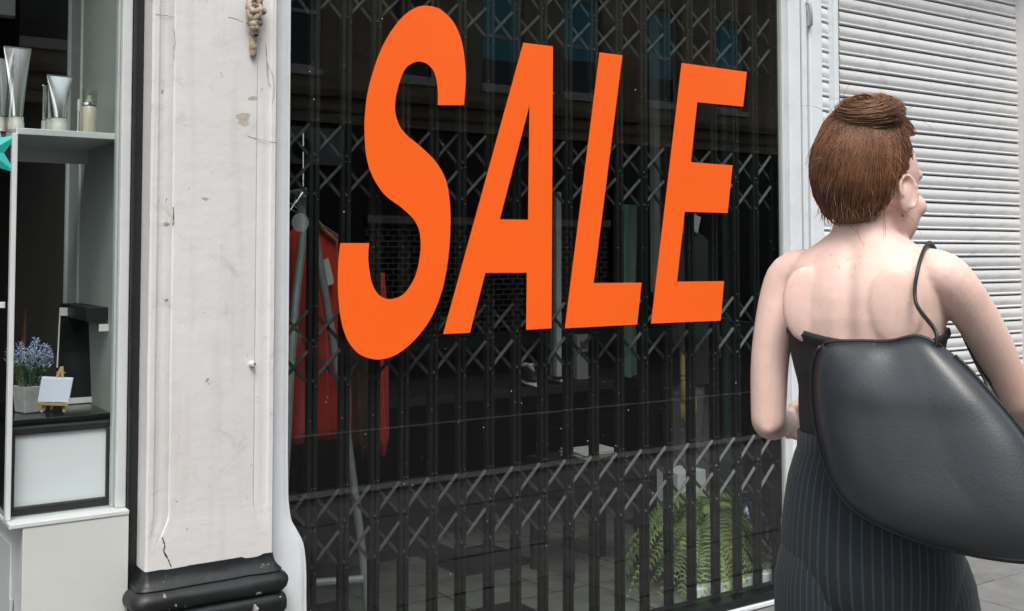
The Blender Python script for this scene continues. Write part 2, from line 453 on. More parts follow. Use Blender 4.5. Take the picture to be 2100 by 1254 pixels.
per_object(MT['fern'], 0.45, 1.1, 0.03)
per_object(MT['slab'], 0.8, 1.12, 0.005)
per_object(MT['shutter'], 0.93, 1.03, 0.0)
def skin_tone(m):
    """uneven pinkness, faint freckles and pores"""
    t = m.node_tree; p = t.nodes['Principled BSDF']
    old = p.inputs['Base Color'].links[0].from_socket
    c = t.nodes.new('ShaderNodeTexCoord')
    def nz(s, d=4):
        n = t.nodes.new('ShaderNodeTexNoise'); n.inputs['Scale'].default_value = s; n.inputs['Detail'].default_value = d
        L(t, c.outputs['Object'], n.inputs['Vector']); return n.outputs[0]
    def mixin(src, a, b, hi, col, prev):
        r = t.nodes.new('ShaderNodeMapRange'); r.inputs[1].default_value = a; r.inputs[2].default_value = b; r.inputs[4].default_value = hi; L(t, src, r.inputs[0])
        x = t.nodes.new('ShaderNodeMix'); x.data_type = 'RGBA'; L(t, r.outputs[0], x.inputs[0]); L(t, prev, x.inputs[6]); x.inputs[7].default_value = (*col, 1); return x.outputs[2]
    o = mixin(nz(7), 0.45, 0.75, 0.55, (0.70, 0.40, 0.34), old)
    o = mixin(nz(95, 2), 0.66, 0.72, 0.35, (0.50, 0.29, 0.21), o)
    v = t.nodes.new('ShaderNodeTexVoronoi'); v.inputs['Scale'].default_value = 16; L(t, c.outputs['Object'], v.inputs['Vector'])
    r = t.nodes.new('ShaderNodeMapRange'); r.inputs[1].default_value = 0.035; r.inputs[2].default_value = 0.05; r.inputs[3].default_value = 0.75; r.inputs[4].default_value = 0.0; L(t, v.outputs['Distance'], r.inputs[0])
    x = t.nodes.new('ShaderNodeMix'); x.data_type = 'RGBA'; L(t, r.outputs[0], x.inputs[0]); L(t, o, x.inputs[6]); x.inputs[7].default_value = (0.22, 0.10, 0.06, 1)
    L(t, x.outputs[2], p.inputs['Base Color'])
skin_tone(MT['skin'])
chips(MT['blackbase'], 24, 0.652, patch=0.49)

# ================================================================== THE SETTING
def sheet(name, m, x0, x1, y0, y1, z, sub=1):
    o = MB().add([(x0, y0, z), (x1, y0, z), (x1, y1, z), (x0, y1, z)], [(0, 1, 2, 3)]).build(name, m)
    return tag(o, kind='structure')

sheet('ground', MT['earth'], -400, 400, -400, 400, -0.30)
sheet('road', MT['asphalt'], -120, 120, -11.0, -2.95, -0.12)
KERB_Y = -2.80
pav = MB().box(-60, 60, KERB_Y, 0.12, -0.28, -0.012).build('pavement', MT['joint']); tag(pav, kind='structure')
slab_me = {}
sx, sy = 0.60, 0.46
for i in range(-3, 14):
    for j in range(6):
        y1 = 0.115 - j * sy
        x0 = -0.9 + i * sx + (0.3 if j % 2 else 0)
        key = 'a'
        if key not in slab_me:
            o = MB().box(0, sx - 0.008, -sy + 0.008, 0, -0.05, 0.0).build('paving_slab', MT['slab'], pav, bevel=0.004)
            slab_me[key] = o.data
        else:
            o = link_mesh('paving_slab', slab_me[key], None, pav)
            b = o.modifiers.new('bevel', 'BEVEL'); b.width = 0.004; b.segments = 2
        o.location = (x0, y1, random.uniform(-0.004, 0.002))
        o.rotation_euler = (random.uniform(-0.004, 0.004), random.uniform(-0.003, 0.003), 0)
kerb_me = None
for i in range(-4, 14):
    o = link_mesh('kerb_stone', kerb_me, None) if kerb_me else MB().box(0, 0.905, -0.15, 0, -0.26, 0.004).build('kerb_stone', MT['kerb'], bevel=0.012)
    kerb_me = o.data
    o.location = (-1 + i * 0.915, KERB_Y - 0.002, random.uniform(-0.002, 0.002))
    o.parent = pav
for yy in (-3.25, -5.55):
    o = MB().box(-30, 40, yy - 0.035, yy + 0.035, -0.118, -0.115).build('road_marking', MT['paint']); tag(o, kind='structure')
fp = MB().box(-60, 60, -13.5, -11.0, -0.28, 0.0).build('far_pavement', MT['slab']); tag(fp, kind='structure')

# ------------------------------------------------------------------ building opposite (seen mirrored in the glass)
FY = -13.5
ob = thing('opposite_building', 'sooty sandstone terrace with sash windows, mirrored in the shop glass', 'building', (10, FY - 2, 0))
def obp(name, m, x0, x1, y0, y1, z0, z1, parent=None, bevel=0):
    b = MB(off=(10, FY - 2, 0)).box(x0, x1, y0, y1, z0, z1)
    return b.build(name, m, parent or ob, bevel=bevel)
wins = [(-2.6, -1.7), (-0.7, 0.2), (1.05, 1.95), (2.88, 3.80), (4.85, 5.75), (6.70, 7.60), (8.93, 9.82), (10.71, 11.65), (12.53, 13.5), (14.65, 15.53), (16.54, 17.45), (18.6, 19.5), (20.6, 21.5), (22.6, 23.5)]
ZS, ZH = 4.42, 6.35
# masonry between and round the windows
edges = [-8.0] + [e for w in wins for e in w] + [34.0]
for k in range(0, len(edges), 2):
    obp('wall_pier', MT['stone'], edges[k], edges[k + 1], FY - 0.5, FY, ZS, ZH)
obp('wall_course', MT['stone'], -8, 34, FY - 0.5, FY - 0.003, 4.10, ZS)
obp('wall_course', MT['stone'], -8, 34, FY - 0.5, FY - 0.003, ZH, 8.6)
obp('cornice', MT['stone2'], -8, 34, FY - 0.5, FY + 0.16, 3.98, 4.10)
obp('frieze', MT['stone'], -8, 34, FY - 0.5, FY + 0.02, 3.56, 3.98)
obp('string_course', MT['stone2'], -8, 34, FY - 0.5, FY + 0.07, 3.74, 3.79)
obp('parapet', MT['stone2'], -8, 34, FY - 0.5, FY + 0.2, 8.6, 8.85)
obp('back_mass', MT['shopdark'], -8, 34, FY - 6, FY - 0.52, 0.0, 8.5)
for k, (a, b) in enumerate(wins):
    s = obp('window', MT['sash'], a, b, FY - 0.14, FY + 0.06, ZS - 0.10, ZS + 0.002)
    zm = 5.36
    for (x0, x1, z0, z1) in ((a, a + 0.06, ZS, ZH), (b - 0.06, b, ZS, ZH), (a + 0.06, b - 0.06, ZS + 0.004, ZS + 0.09), (a + 0.06, b - 0.06, zm, zm + 0.06), (a + 0.06, b - 0.06, ZH - 0.07, ZH - 0.002)):
        obp('sash_bar', MT['sash'], x0, x1, FY - 0.2, FY - 0.15, z0, z1, s)
    low_tint = 0.55 if k % 3 == 1 else (0.0 if k % 3 == 2 else 0.35)
    obp('pane', MT['darkglass'], a + 0.06, b - 0.06, FY - 0.19, FY - 0.18, ZS + 0.09, zm, s)
    if k >= 7 and k <= 10:  # teal panels paint the mirrored blue sky into these panes
        obp('sky_tint_panel', MT['teal'], a + 0.06, b - 0.06, FY - 0.19, FY - 0.18, zm + 0.06, ZH - 0.07, s)
        if k < 10: obp('sky_tint_panel', MT['teal'], a + 0.06, b - 0.06, FY - 0.178, FY - 0.172, zm - 0.4 * (0.6 + 0.4 * (k % 2)), zm, s)
    else:
        obp('pane', MT['darkglass'], a + 0.06, b - 0.06, FY - 0.19, FY - 0.18, zm + 0.06, ZH - 0.07, s)
# ground floor: dark shopfronts, a brick-bond roller grille, pale board
obp('shopfront', MT['shopdark'], -8, 34, FY - 0.5, FY - 0.12, 0.0, 3.56)
for x in (-2.0, 2.4, 6.4, 8.2, 13.9, 18.5, 23.0):
    obp('shop_pilaster', MT['shopdark'], x - 0.16, x + 0.16, FY - 0.12, FY + 0.02, 0.0, 3.56)
g = MB(off=(10, FY - 2, 0))
GX0, GX1, GZ1 = 8.45, 13.65, 1.92
rows = 20
h = GZ1 / rows
for r in range(rows + 1):
    g.box(GX0, GX1, FY - 0.07, FY - 0.05, r * h - 0.009, r * h + 0.009)
bw = 0.205
for r in range(rows):
    x = GX0 + (bw / 2 if r % 2 else 0)
    while x < GX1:
        g.box(x - 0.012, x + 0.012, FY - 0.068, FY - 0.052, r * h + 0.009, (r + 1) * h - 0.009)
        x += bw
tag(g.build('brick_grille', MT['grille'], ob), kind='stuff')
obp('grille_header', MT['grille'], GX0, GX1, FY - 0.12, FY + 0.03, GZ1 + 0.01, GZ1 + 0.14)
sg = obp('sign_board', MT['signgrey'], 6.75, 7.98, FY - 0.12, FY + 0.03, 2.86, 3.46)
MB(off=(10, FY - 2, 0)).lathe([(0.0, 0.032), (0.17, 0.032), (0.17, 0.05), (0.0, 0.05)], (7.25, FY, 3.12), 24, 'y').build('round_emblem', MT['ink'], sg)

# ------------------------------------------------------------------ the shop's own building
sb = thing('shop_building', 'dark shop interior and painted frontage behind the sale window', 'building', (2.5, 4.6, 0))
def sbp(name, m, x0, x1, y0, y1, z0, z1, bevel=0):
    return MB(off=(2.5, 4.6, 0)).box(x0, x1, y0, y1, z0, z1).build(name, m, sb, bevel=bevel)
sbp('fascia_board', MT['cream'], -4.0, 9.0, -0.10, 0.04, 2.96, 3.55, 0.004)
sbp('fascia_cornice', MT['white'], -4.0, 9.0, -0.26, -0.102, 3.47, 3.60, 0.01)
sbp('upper_wall', MT['plaster'], -4.0, 9.0, 0.0, 0.3, 3.61, 7.5)
sbp('roof', MT['shopdark'], -4.0, 9.0, 0.31, 5.0, 7.2, 7.5)
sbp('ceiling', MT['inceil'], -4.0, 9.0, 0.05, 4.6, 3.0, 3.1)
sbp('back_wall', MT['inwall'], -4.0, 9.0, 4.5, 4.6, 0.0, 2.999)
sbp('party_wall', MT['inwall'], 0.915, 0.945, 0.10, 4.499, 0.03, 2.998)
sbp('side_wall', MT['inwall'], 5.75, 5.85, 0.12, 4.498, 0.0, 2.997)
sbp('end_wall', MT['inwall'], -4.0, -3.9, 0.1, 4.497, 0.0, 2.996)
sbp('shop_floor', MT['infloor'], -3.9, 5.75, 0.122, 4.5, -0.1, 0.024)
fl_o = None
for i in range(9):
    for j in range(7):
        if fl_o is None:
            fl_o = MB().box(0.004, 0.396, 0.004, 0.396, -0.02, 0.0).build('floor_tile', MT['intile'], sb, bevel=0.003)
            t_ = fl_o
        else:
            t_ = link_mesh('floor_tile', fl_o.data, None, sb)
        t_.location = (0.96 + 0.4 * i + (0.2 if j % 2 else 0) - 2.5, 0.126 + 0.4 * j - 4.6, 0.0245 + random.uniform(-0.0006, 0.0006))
sbp('pier', MT['plaster'], 5.42, 5.95, -0.10, 0.10, 0.0, 2.958, 0.01)
sbp('side_frontage', MT['plaster'], 5.96, 9.0, -0.03, 0.10, 0.0, 2.957, 0.01)
sbp('counter', MT['blackcloth'], 0.96, 5.7, 2.95, 3.4, 0.03, 0.95, 0.004)
# pale uprights of the inner doorway, seen deep in the shop
for (x, y0_, y1_, w, m) in ((1143, 395, 772, 0.014, 'whitep'), (1135, 395, 772, 0.006, 'greycloth'), (1345, None, 600, 0.018, 'whitep'), (1355, None, 600, 0.006, 'greycloth')):
    p0 = at(x, y1_, 1.09)
    sbp('pale_post', MT[m], p0.x - w, p0.x + w, 1.075, 1.11, p0.z, at(x, y0_, 1.09).z if y0_ else 2.995)
# ================================================================== PILASTER
XL, XR, YF = 0.902, 1.272, -0.11
pil = thing('pilaster', 'cream painted shopfront pilaster with chipped black moulded base', 'pilaster', (1.087, 0, 0))
def pil_ring(z, k):
    dx = [0, 0.006, 0.018, 0.022, 0.026, 0.040, 0.056, 0.061, 0.065, 0.075]
    dd = [0.006, 0.0, 0.0, 0.003, 0.005, 0.0045, 0.003, 0.005, 0.0008, 0.0]
    sxk = 0.45 + 0.55 * k
    wob = 0.0012 * mnoise.noise(Vector((z * 5, 3.1, 0)))
    out = [(XL, 0.02, z)]
    for a, d in zip(dx, dd):
        out.append((XL + a * (sxk if a > 0.006 else 1) + wob, YF + d * (k if a > 0.006 else 1), z))
    for a, d in reversed(list(zip(dx, dd))):
        out.append((XR - a * (sxk if a > 0.006 else 1) + wob, YF + d * (k if a > 0.006 else 1), z))
    out.append((XR, 0.02, z))
    return [Vector(p) for p in out]
zs = [0.50, 0.56, 0.60] + [0.61 + 0.012 * i for i in range(9)] + [0.74 + 0.08 * i for i in range(28)]
def kz(z):
    q = min(max((z - 0.60) / 0.10, 0), 1)
    return q * q * (3 - 2 * q)
MB(off=(1.087, 0, 0)).loft([pil_ring(z, kz(z)) for z in zs]).build('shaft', MT['plaster'], pil, smooth=35)
def round_rect(off, z, n=5):
    x0, x1, y0, y1 = XL - off, XR + off, YF - off, 0.03
    r = max(0.004, 0.012 + off * 0.75)
    pts = [(x0, y1)]
    for (cx, cy, a0) in ((x0 + r, y0 + r, 180), (x1 - r, y0 + r, 270)):
        for k in range(n + 1):
            a = R(a0 + 90 * k / n)
            pts.append((cx + r * math.cos(a), cy + r * math.sin(a)))
    pts.append((x1, y1))
    return [Vector((x + 0.0015 * mnoise.noise(Vector((x * 9, z * 30, 1))), y + 0.002 * mnoise.noise(Vector((x * 12, z * 25, 5))), z)) for x, y in pts]
def subdiv_ring(p, m=3):
    out = []
    for i in range(len(p)):
        a, b = p[i], p[(i + 1) % len(p)]
        kk = max(1, int((a - b).length / 0.03)) if i < len(p) - 1 else 1
        for s in range(kk): out.append(a.lerp(b, s / kk))
    return out
prof = [(0.549, 0.001), (0.543, 0.002), (0.530, 0.005), (0.518, 0.010), (0.508, 0.018), (0.503, 0.024), (0.500, 0.025), (0.498, 0.021), (0.494, 0.026), (0.488, 0.035), (0.478, 0.042), (0.466, 0.044), (0.452, 0.040), (0.442, 0.031), (0.438, 0.024), (0.434, 0.028), (0.426, 0.036), (0.41, 0.040), (0.39, 0.040), (0.375, 0.032), (0.366, 0.026), (0.360, 0.045), (0.352, 0.050), (0.20, 0.050), (0.0, 0.050)]
base_rings = []
cnt = None
for z, off in prof:
    rr = round_rect(off, z)
    # constant subdivision along each edge
    q = []
    for i in range(len(rr) - 1):
        kk = 14 if i == 6 else (5 if i in (0, len(rr) - 2) else 1)
        for s in range(kk):
            p = rr[i].lerp(rr[i + 1], s / kk)
            w = 0.003 * mnoise.noise(Vector((p.x * 14, p.y * 14, z * 22)))
            q.append(p + Vector((0, w, w * 0.5)))
    q.append(rr[-1])
    base_rings.append(q)
MB(off=(1.087, 0, 0)).loft(base_rings).build('base_moulding', MT['blackbase'], pil, smooth=40)
# hairline cracks and a peeled flake in the paint
def crack(pts, w=0.0018):
    b = MB(off=(1.087, 0, 0))
    P = [at(x, y, YF - 0.0004) for x, y in pts]
    fine = catmull(P, 4, False)
    for a, c in zip(fine[:-1], fine[1:]):
        j = Vector((random.uniform(-1, 1), 0, random.uniform(-1, 1))) * 0.0006
        b.bar(a, c + j * 0.3, w * random.uniform(0.4, 1.2), 0.0008)
    b.build('crack', MT['crack'], pil)
crack([(333, 1103), (338, 1120), (336, 1131), (345, 1148), (351, 1163)], 0.004)
crack([(357, 60), (359, 90), (357, 95), (357, 120)], 0.0010)
crack([(355, 425), (356, 440), (354, 462)], 0.0022)
crack([(545, 90), (548, 140), (551, 172), (556, 176)], 0.0014)
crack([(548, 130), (560, 158), (562, 190), (558, 212)], 0.0010)
crack([(320, 30), (345, 33), (358, 36)], 0.0009)
crack([(468, 36), (480, 38), (498, 45)], 0.0009)
crack([(508, 280), (530, 286), (569, 294)], 0.0008)
bare = mat('bare_plaster', (0.46, 0.42, 0.36), 0.9, var=0.3, scale=60, bump=0.4)
for (cx, cy, rx, ry, nn) in ((500, 246, 22, 14, 13), (520, 202, 12, 5, 9), (422, 408, 9, 5, 8), (356, 448, 3, 18, 9), (342, 458, 7, 3, 8)):
    pts = []
    for k in range(nn):
        a = 2 * math.pi * k / nn
        q = random.uniform(0.45, 1.1)
        pts.append(at(cx + rx * q * math.cos(a), cy + ry * q * math.sin(a), YF - 0.0003))
    MB(off=(1.087, 0, 0)).prism(pts, (0, 0.0012, 0), 0).build('peeled_patch', bare, pil)

# knotted, paint-caked rope on an old hook high on the pilaster
hk = at(522, 50, YF)
rope = thing('rope_knot', 'rusty hook with frayed paint-caked rope knot high on the cream pilaster', 'hook', tuple(hk))
def hp(x, y, d=0.0): return at(x, y, YF - d) - hk
def knot(name, pts, rad, m='rope'):
    b = MB()
    P = catmull([hp(*p) for p in pts], 5, False)
    b.tube(P, [rad * random.uniform(0.75, 1.25) for _ in P], 9)
    return b.build(name, MT[m], rope, smooth=180)
knot('hook', [(520, -6, 0.004), (521, 20, 0.018), (522, 44, 0.028), (524, 62, 0.016), (525, 74, 0.006)], 0.006, 'crack')
knot('rope_loop', [(513, -4, 0.012), (511, 20, 0.024), (518, 40, 0.034), (530, 30, 0.036), (534, 12, 0.026), (530, -6, 0.014)], 0.0095)
knot('rope_loop', [(510, 14, 0.022), (520, 24, 0.040), (532, 22, 0.034), (540, 24, 0.018)], 0.009)
knot('rope_loop', [(512, 44, 0.016), (521, 50, 0.034), (532, 46, 0.022)], 0.0105)
knot('rope_end', [(524, 40, 0.030), (522, 56, 0.030), (523, 66, 0.022)], 0.013)
knot('rope_end', [(520, 76, 0.008), (519, 95, 0.011), (520, 116, 0.006)], 0.010)
for _ in range(9):
    x, y = random.uniform(508, 534), random.uniform(4, 40)
    knot('frayed_strand', [(x, y, 0.03), (x + random.uniform(-3, 9), y - random.uniform(2, 8), 0.036), (x + random.uniform(2, 16), y - random.uniform(-10, 12), 0.03)], 0.0022)
bt = at(516, 747, YF)
bolt = thing('broken_bolt', 'small paint-clogged bolt stub low on the cream pilaster', 'bolt', tuple(bt))
MB().lathe([(0.0, -0.016), (0.006, -0.015), (0.0085, -0.010), (0.008, -0.004), (0.011, 0.0)], (0, 0, 0), 9, 'y').build('stub', MT['whitep'], bolt, smooth=40)
MB().ball((0.004, -0.014, 0.001), (0.0035, 0.003, 0.0045), 8, 6).build('rusty_hole', MT['crack'], bolt, smooth=180)

# ================================================================== SALE WINDOW
sw = thing('shop_window', 'large plate glass window with white moulded frame', 'window', (2.5, 0, 0))
SWO = (2.5, 0, 0)
ZTOP = 2.955
gx0, gx1 = at(560, 600).x, at(1606, 300).x
MB(off=SWO).add([(gx0, 0.0, 0.05), (gx1, 0.0, 0.05), (gx1, 0.0, ZTOP), (gx0, 0.0, ZTOP)], [(0, 1, 2, 3)]).build('glass_pane', MT['glass'], sw)
def board(pts, y, d, name, m, bevel=0.003):
    P = [at(px_, py_, y) for px_, py_ in pts]
    return MB(off=SWO).prism(P, (0, d, 0), 0).build(name, m, sw, bevel=bevel)
og = catmull([(x, y, 0) for x, y in ((591, 930), (592, 1010), (594, 1040), (599, 1068), (611, 1090), (622, 1113), (627, 1142), (629, 1180), (629, 1225), (630, 1290))], 5, False)
ogp = [(p.x, p.y) for p in og]
yb = -0.03
top = at(591, 5, yb); 
P = [Vector((1.255, yb, 0.0)), ] + [Vector((at(630, 1290, yb).x, yb, 0.0))] + [at(x, y, yb) for x, y in reversed(ogp)] + [Vector((at(591, 600, yb).x, yb, ZTOP)), Vector((1.255, yb, ZTOP))]
MB(off=SWO).prism(P, (0, 0.05, 0), 0).build('bracket_board', MT['white'], sw, bevel=0.003)
P2 = []
for p in P:
    P2.append(Vector((min(p.x, p.x) - (0.012 if p.x > 1.26 else 0.0), yb - 0.0, p.z)))
MB(off=SWO).prism([Vector((p.x, yb - 0.001, p.z)) for p in P2], (0, -0.006, 0), 0).build('board_bead', MT['white'], sw, bevel=0.003)
P3 = [Vector((p.x - (0.020 if p.x > 1.26 else 0.0), yb - 0.008, p.z)) for p in P]
MB(off=SWO).prism(P3, (0, -0.005, 0), 0).build('board_bead', MT['white'], sw, bevel=0.003)
def xcol(px_, Y=0.0): return at(px_, 250, Y).x
bxs = lambda name, m, a, b, y0, y1, z0, z1, bevel=0.003: MB(off=SWO).box(a, b, y0, y1, z0, z1).build(name, m, sw, bevel=bevel)
bxs('frame_post', MT['white'], xcol(1606), xcol(1630), -0.035, 0.03, 0.03, ZTOP - 0.002, 0.004)
bxs('glazing_bead', MT['whitep'], xcol(1600), xcol(1606) - 0.001, -0.012, 0.012, 0.05, ZTOP - 0.003, 0.002)
bxs('bottom_rail', MT['white'], 1.40, xcol(1630) + 0.01, -0.045, 0.05, 0.0, 0.018, 0.004)
bxs('bottom_bead', MT['black'], 1.42, xcol(1606) - 0.004, -0.036, 0.045, 0.019, 0.052, 0.004)
bxs('head_rail', MT['white'], 1.30, xcol(1630) + 0.01, -0.035, 0.05, ZTOP + 0.001, ZTOP + 0.003, 0)
# flecks of paint and dust on the outside of the glass
fl = MB(off=SWO)
for _ in range(110):
    x, z = random.uniform(gx0 + 0.1, gx1 - 0.05), random.uniform(0.3, 2.3) ** 1.0
    if random.random() < 0.6: z = random.uniform(0.3, 1.0)
    r = random.choice((0.0007, 0.0009, 0.0012, 0.0018))
    fl.lathe([(0.0, -0.0012), (r, -0.0012), (r * random.uniform(0.6, 1.2), -0.0006), (0, -0.0006)], (x, 0, z), 5, 'y')
tag(fl.build('paint_fleck', MT['card'], sw), kind='stuff')

# ------------------------------------------------------------------ SALE lettering
S = [(951.5, 216, 1), (954.8, 174, 0), (954.6, 141, 0), (950, 100, 0), (942, 70, 0), (928.5, 43.5, 0), (908, 23, 0), (892, 15, 0), (873, 12, 0), (855, 15, 0), (835, 27, 0), (815, 47, 0), (794.5, 77, 0), (778, 110.5, 0), (764, 151, 0), (754, 191, 0), (749, 231, 0), (747.6, 268, 0), (751, 318, 0), (761, 355, 0), (778, 386, 0), (794.5, 405, 0), (818, 422, 0), (838, 439, 0), (851, 454, 0), (860, 474, 0), (863, 500, 0), (861.5, 524, 0), (855, 557, 0), (843, 584, 0), (825, 606, 0), (799.5, 614, 0), (778, 606, 0), (764, 584, 0), (757.6, 554, 0), (755, 524, 0), (757.6, 499, 1), (698, 499, 1), (694, 537, 0), (693, 588, 0), (696, 635, 0), (704, 675, 0), (717, 705, 0), (737.5, 727, 0), (761, 736, 0), (781, 737.5, 0), (808, 730, 0), (835, 712, 0), (861.5, 685, 0), (885, 651, 0), (902, 611, 0), (912, 574, 0), (920, 524, 0), (923.5, 474, 0), (923.5, 430, 0), (919, 388, 0), (911, 361, 0), (898, 338, 0), (885, 322, 0), (861.5, 300, 0), (838, 281, 0), (821, 261, 0), (813, 241, 0), (810, 221, 0), (813, 194, 0), (820, 167.5, 0), (831, 142, 0), (846, 130, 0), (860, 126.6, 0), (875, 131, 0), (888, 144, 0), (895, 164, 0), (898, 188, 0), (898, 216, 1)]
def smooth_outline(pts, k=5):
    out, n = [], len(pts)
    for i in range(n):
        p1, p2 = pts[i], pts[(i + 1) % n]
        if p1[2] and p2[2]:
            out.append((p1[0], p1[1])); continue
        p0 = pts[i - 1] if not p1[2] else p1
        p3 = pts[(i + 2) % n] if not p2[2] else p2
        q = [Vector((p[0], p[1])) for p in (p0, p1, p2, p3)]
        for s in range(k):
            t = s / k
            v = 0.5 * ((2 * q[1]) + (q[2] - q[0]) * t + (2 * q[0] - 5 * q[1] + 4 * q[2] - q[3]) * t * t + (3 * q[1] - q[0] - 3 * q[2] + q[3]) * t ** 3)
            out.append((v.x, v.y))
    return out
def letter(name, label, outline, hole=None):
    """a sheet of vinyl 1 mm thick stuck on the glass"""
    bm = bmesh.new()
    es = []
    for loop in [outline] + ([hole] if hole else []):
        vs_ = [bm.verts.new(at(x, y, -0.0025)) for x, y in loop]
        es += [bm.edges.new((vs_[i], vs_[(i + 1) % len(vs_)])) for i in range(len(vs_))]
    bmesh.ops.triangle_fill(bm, use_beauty=True, edges=es)
    ret = bmesh.ops.extrude_face_region(bm, geom=bm.faces[:])
    bmesh.ops.translate(bm, vec=(0, 0.001, 0), verts=[v for v in ret['geom'] if isinstance(v, bmesh.types.BMVert)])
    bmesh.ops.recalc_face_normals(bm, faces=bm.faces)
    c = sum((v.co for v in bm.verts), Vector()) / len(bm.verts)
    bmesh.ops.translate(bm, vec=-c, verts=bm.verts)
    me = bpy.data.meshes.new(name); bm.to_mesh(me); bm.free()
    o = link_mesh(name, me, MT['orange'])
    o.location = c
    return tag(o, label, 'letter', 'orange sale lettering on the window')
letter('vinyl_letter', 'orange vinyl letter S, first of the word SALE on the glass', smooth_outline(S))
letter('vinyl_letter', 'orange vinyl letter A, second of the word SALE on the glass', [(1073.4, 88), (1134, 95.4), (1131, 673.7), (1079.3, 677), (1080.7, 559.6), (995.5, 560), (963.7, 683), (909, 685.5)], [(1086, 216), (1083.3, 451), (1025, 450.5)])
letter('vinyl_letter', 'orange vinyl letter L, third of the word SALE on the glass', [(1229.7, 107.9), (1276.6, 113.7), (1217.5, 581), (1315.8, 580), (1306.7, 666), (1158.6, 673.7)])
letter('vinyl_letter', 'orange vinyl letter E, last of the word SALE on the glass', [(1398, 129.5), (1532, 147.8), (1524, 219), (1430, 210), (1417, 333), (1502.6, 339.4), (1492.3, 437.3), (1404.3, 434.7), (1388.4, 578), (1485, 577), (1478, 658), (1335.4, 664)])

# ------------------------------------------------------------------ folding lattice gate behind the glass
GY = 0.08
gate = thing('folding_gate', 'black folding lattice security gate behind the sale window glass', 'gate', (2.5, GY, 0.03))
GO = (2.5, GY, 0.03)
ups = [1.362, 1.472, 1.584, 1.694, 1.803, 1.915, 2.027, 2.144, 2.258, 2.377, 2.492, 2.613, 2.736, 2.859, 2.983, 3.105, 3.236, 3.360, 3.477, 3.590]
for x in ups:
    b = MB(off=GO)
    for s in (-1, 1):
        c = x + s * 0.0105
        b.box(c - 0.0065, c + 0.0065, GY - 0.012, GY + 0.012, 0.045, 2.94)
    b.box(x - 0.0037, x + 0.0037, GY + 0.004, GY + 0.010, 0.05, 0.075)
    b.box(x - 0.0037, x + 0.0037, GY + 0.004, GY + 0.010, 2.6, 2.63)
    b.build('upright', MT['iron'], gate, bevel=0.0015)
bands = [(0.415, 0.548, 0.68), (1.00, 1.128, 1.255), (1.595, 1.722, 1.852), (2.18, 2.308, 2.442)]
rv = MB(off=GO)
def rivet(x, z, r=0.0042, y=GY - 0.012):
    rv.lathe([(0.0, -0.0035), (r * 0.6, -0.003), (r, -0.0008), (r, 0.0005)], (x, y, z), 7, 'y')
for bi, (z0, zm, z1) in enumerate(bands):
    for i in range(len(ups) - 1):
        a, b = ups[i], ups[i + 1]
        for (lo, hi) in ((z0, zm), (zm, z1)):
            MB(off=GO).bar((a, GY - 0.005, lo + 0.012), (b, GY - 0.005, hi - 0.002), 0.0115, 0.004, (-0.62, -0.52, 0.58)).build('lattice_bar', MT['ironlat'], gate)
            MB(off=GO).bar((a, GY + 0.004, hi - 0.016), (b, GY + 0.004, lo - 0.004), 0.0105, 0.007).build('lattice_bar', MT['ironlat'], gate)
    for x in ups:
        for z in (z0, zm, z1):
            rivet(x + 0.010, z - 0.004, 0.0034)
for x in ups:
    for z in (0.89, 1.44, 2.03):
        rivet(x - 0.0105, z, 0.0038)
tag(rv.build('rivet', MT['rivet'], gate, smooth=40), kind='stuff')
MB(off=GO).box(1.36, 3.62, GY - 0.016, GY + 0.016, 0.026, 0.042).build('bottom_track', MT['iron'], gate, bevel=0.002)
MB(off=GO).box(1.36, 3.62, GY - 0.02, GY + 0.02, 2.945, 2.95).build('top_track', MT['iron'], gate)

# ================================================================== ROLLER SHUTTER and its surround
SY = 0.07
shx0, shx1 = at(1722, 200, SY).x, at(2097, 100, SY).x
rs = thing('roller_shutter', 'closed white roller shutter with horizontal curved slats', 'shutter', ((shx0 + shx1) / 2, SY, 0))
RO = ((shx0 + shx1) / 2, SY, 0)
pitch = 0.0655
def slat_profile():
    p = []
    # broad convex blade, then a small rolled lip
    for k in range(9):
        t = k / 8
        p.append((0.0 - 0.0085 * math.sin(math.pi * (0.08 + 0.84 * t)) + 0.004, 0.0595 - t * 0.046))
    for k in range(8):
        a = R(100 + 200 * k / 7)
        p.append((0.0005 + 0.0055 * math.cos(a), 0.0068 + 0.0055 * math.sin(a)))
    p += [(0.004, 0.0), (0.008, 0.0), (0.008, 0.0595)]
    return p
sp_ = slat_profile()
W2 = (shx1 - shx0) / 2
slat_me = None
nsl = 44
for i in range(nsl):
    if slat_me is None:
        b = MB().loft([[Vector((x, y, z)) for y, z in sp_] for x in (-W2, -W2 / 3, W2 / 3, W2)])
        o = b.build('slat', MT['shutter'], rs, smooth=50)
        slat_me = o.data
    else:
        o = link_mesh('slat', slat_me, None, rs)
    o.location = (0, random.uniform(-0.0012, 0.0012), 0.095 + i * pitch)
    o.rotation_euler = (random.uniform(-0.015, 0.015), random.uniform(-0.0006, 0.0006), random.uniform(-0.0006, 0.0006))
MB(off=RO).box(shx0, shx1, SY - 0.022, SY + 0.022, 0.004, 0.092).build('bottom_rail', MT['shutter'], rs, bevel=0.006)
MB(off=RO).box(shx0, shx1, SY - 0.034, SY - 0.0225, 0.006, 0.030).build('bottom_flange', MT['shutter'], rs, bevel=0.003)
MB(off=RO).box(shx1 + 0.008, shx1 + 0.07, SY - 0.05, SY + 0.03, 0.0, 2.955).build('guide_rail', MT['white'], rs, bevel=0.003)
MB(off=RO).box(shx1 - 0.004, shx1 + 0.0075, SY + 0.012, SY + 0.03, 0.0, 2.955).build('guide_channel', MT['black'], rs)
MB(off=RO).box(shx0 - 0.02, shx1 + 0.05, SY + 0.03, SY + 0.05, 0.0, 2.956).build('backing', MT['blackcloth'], rs)
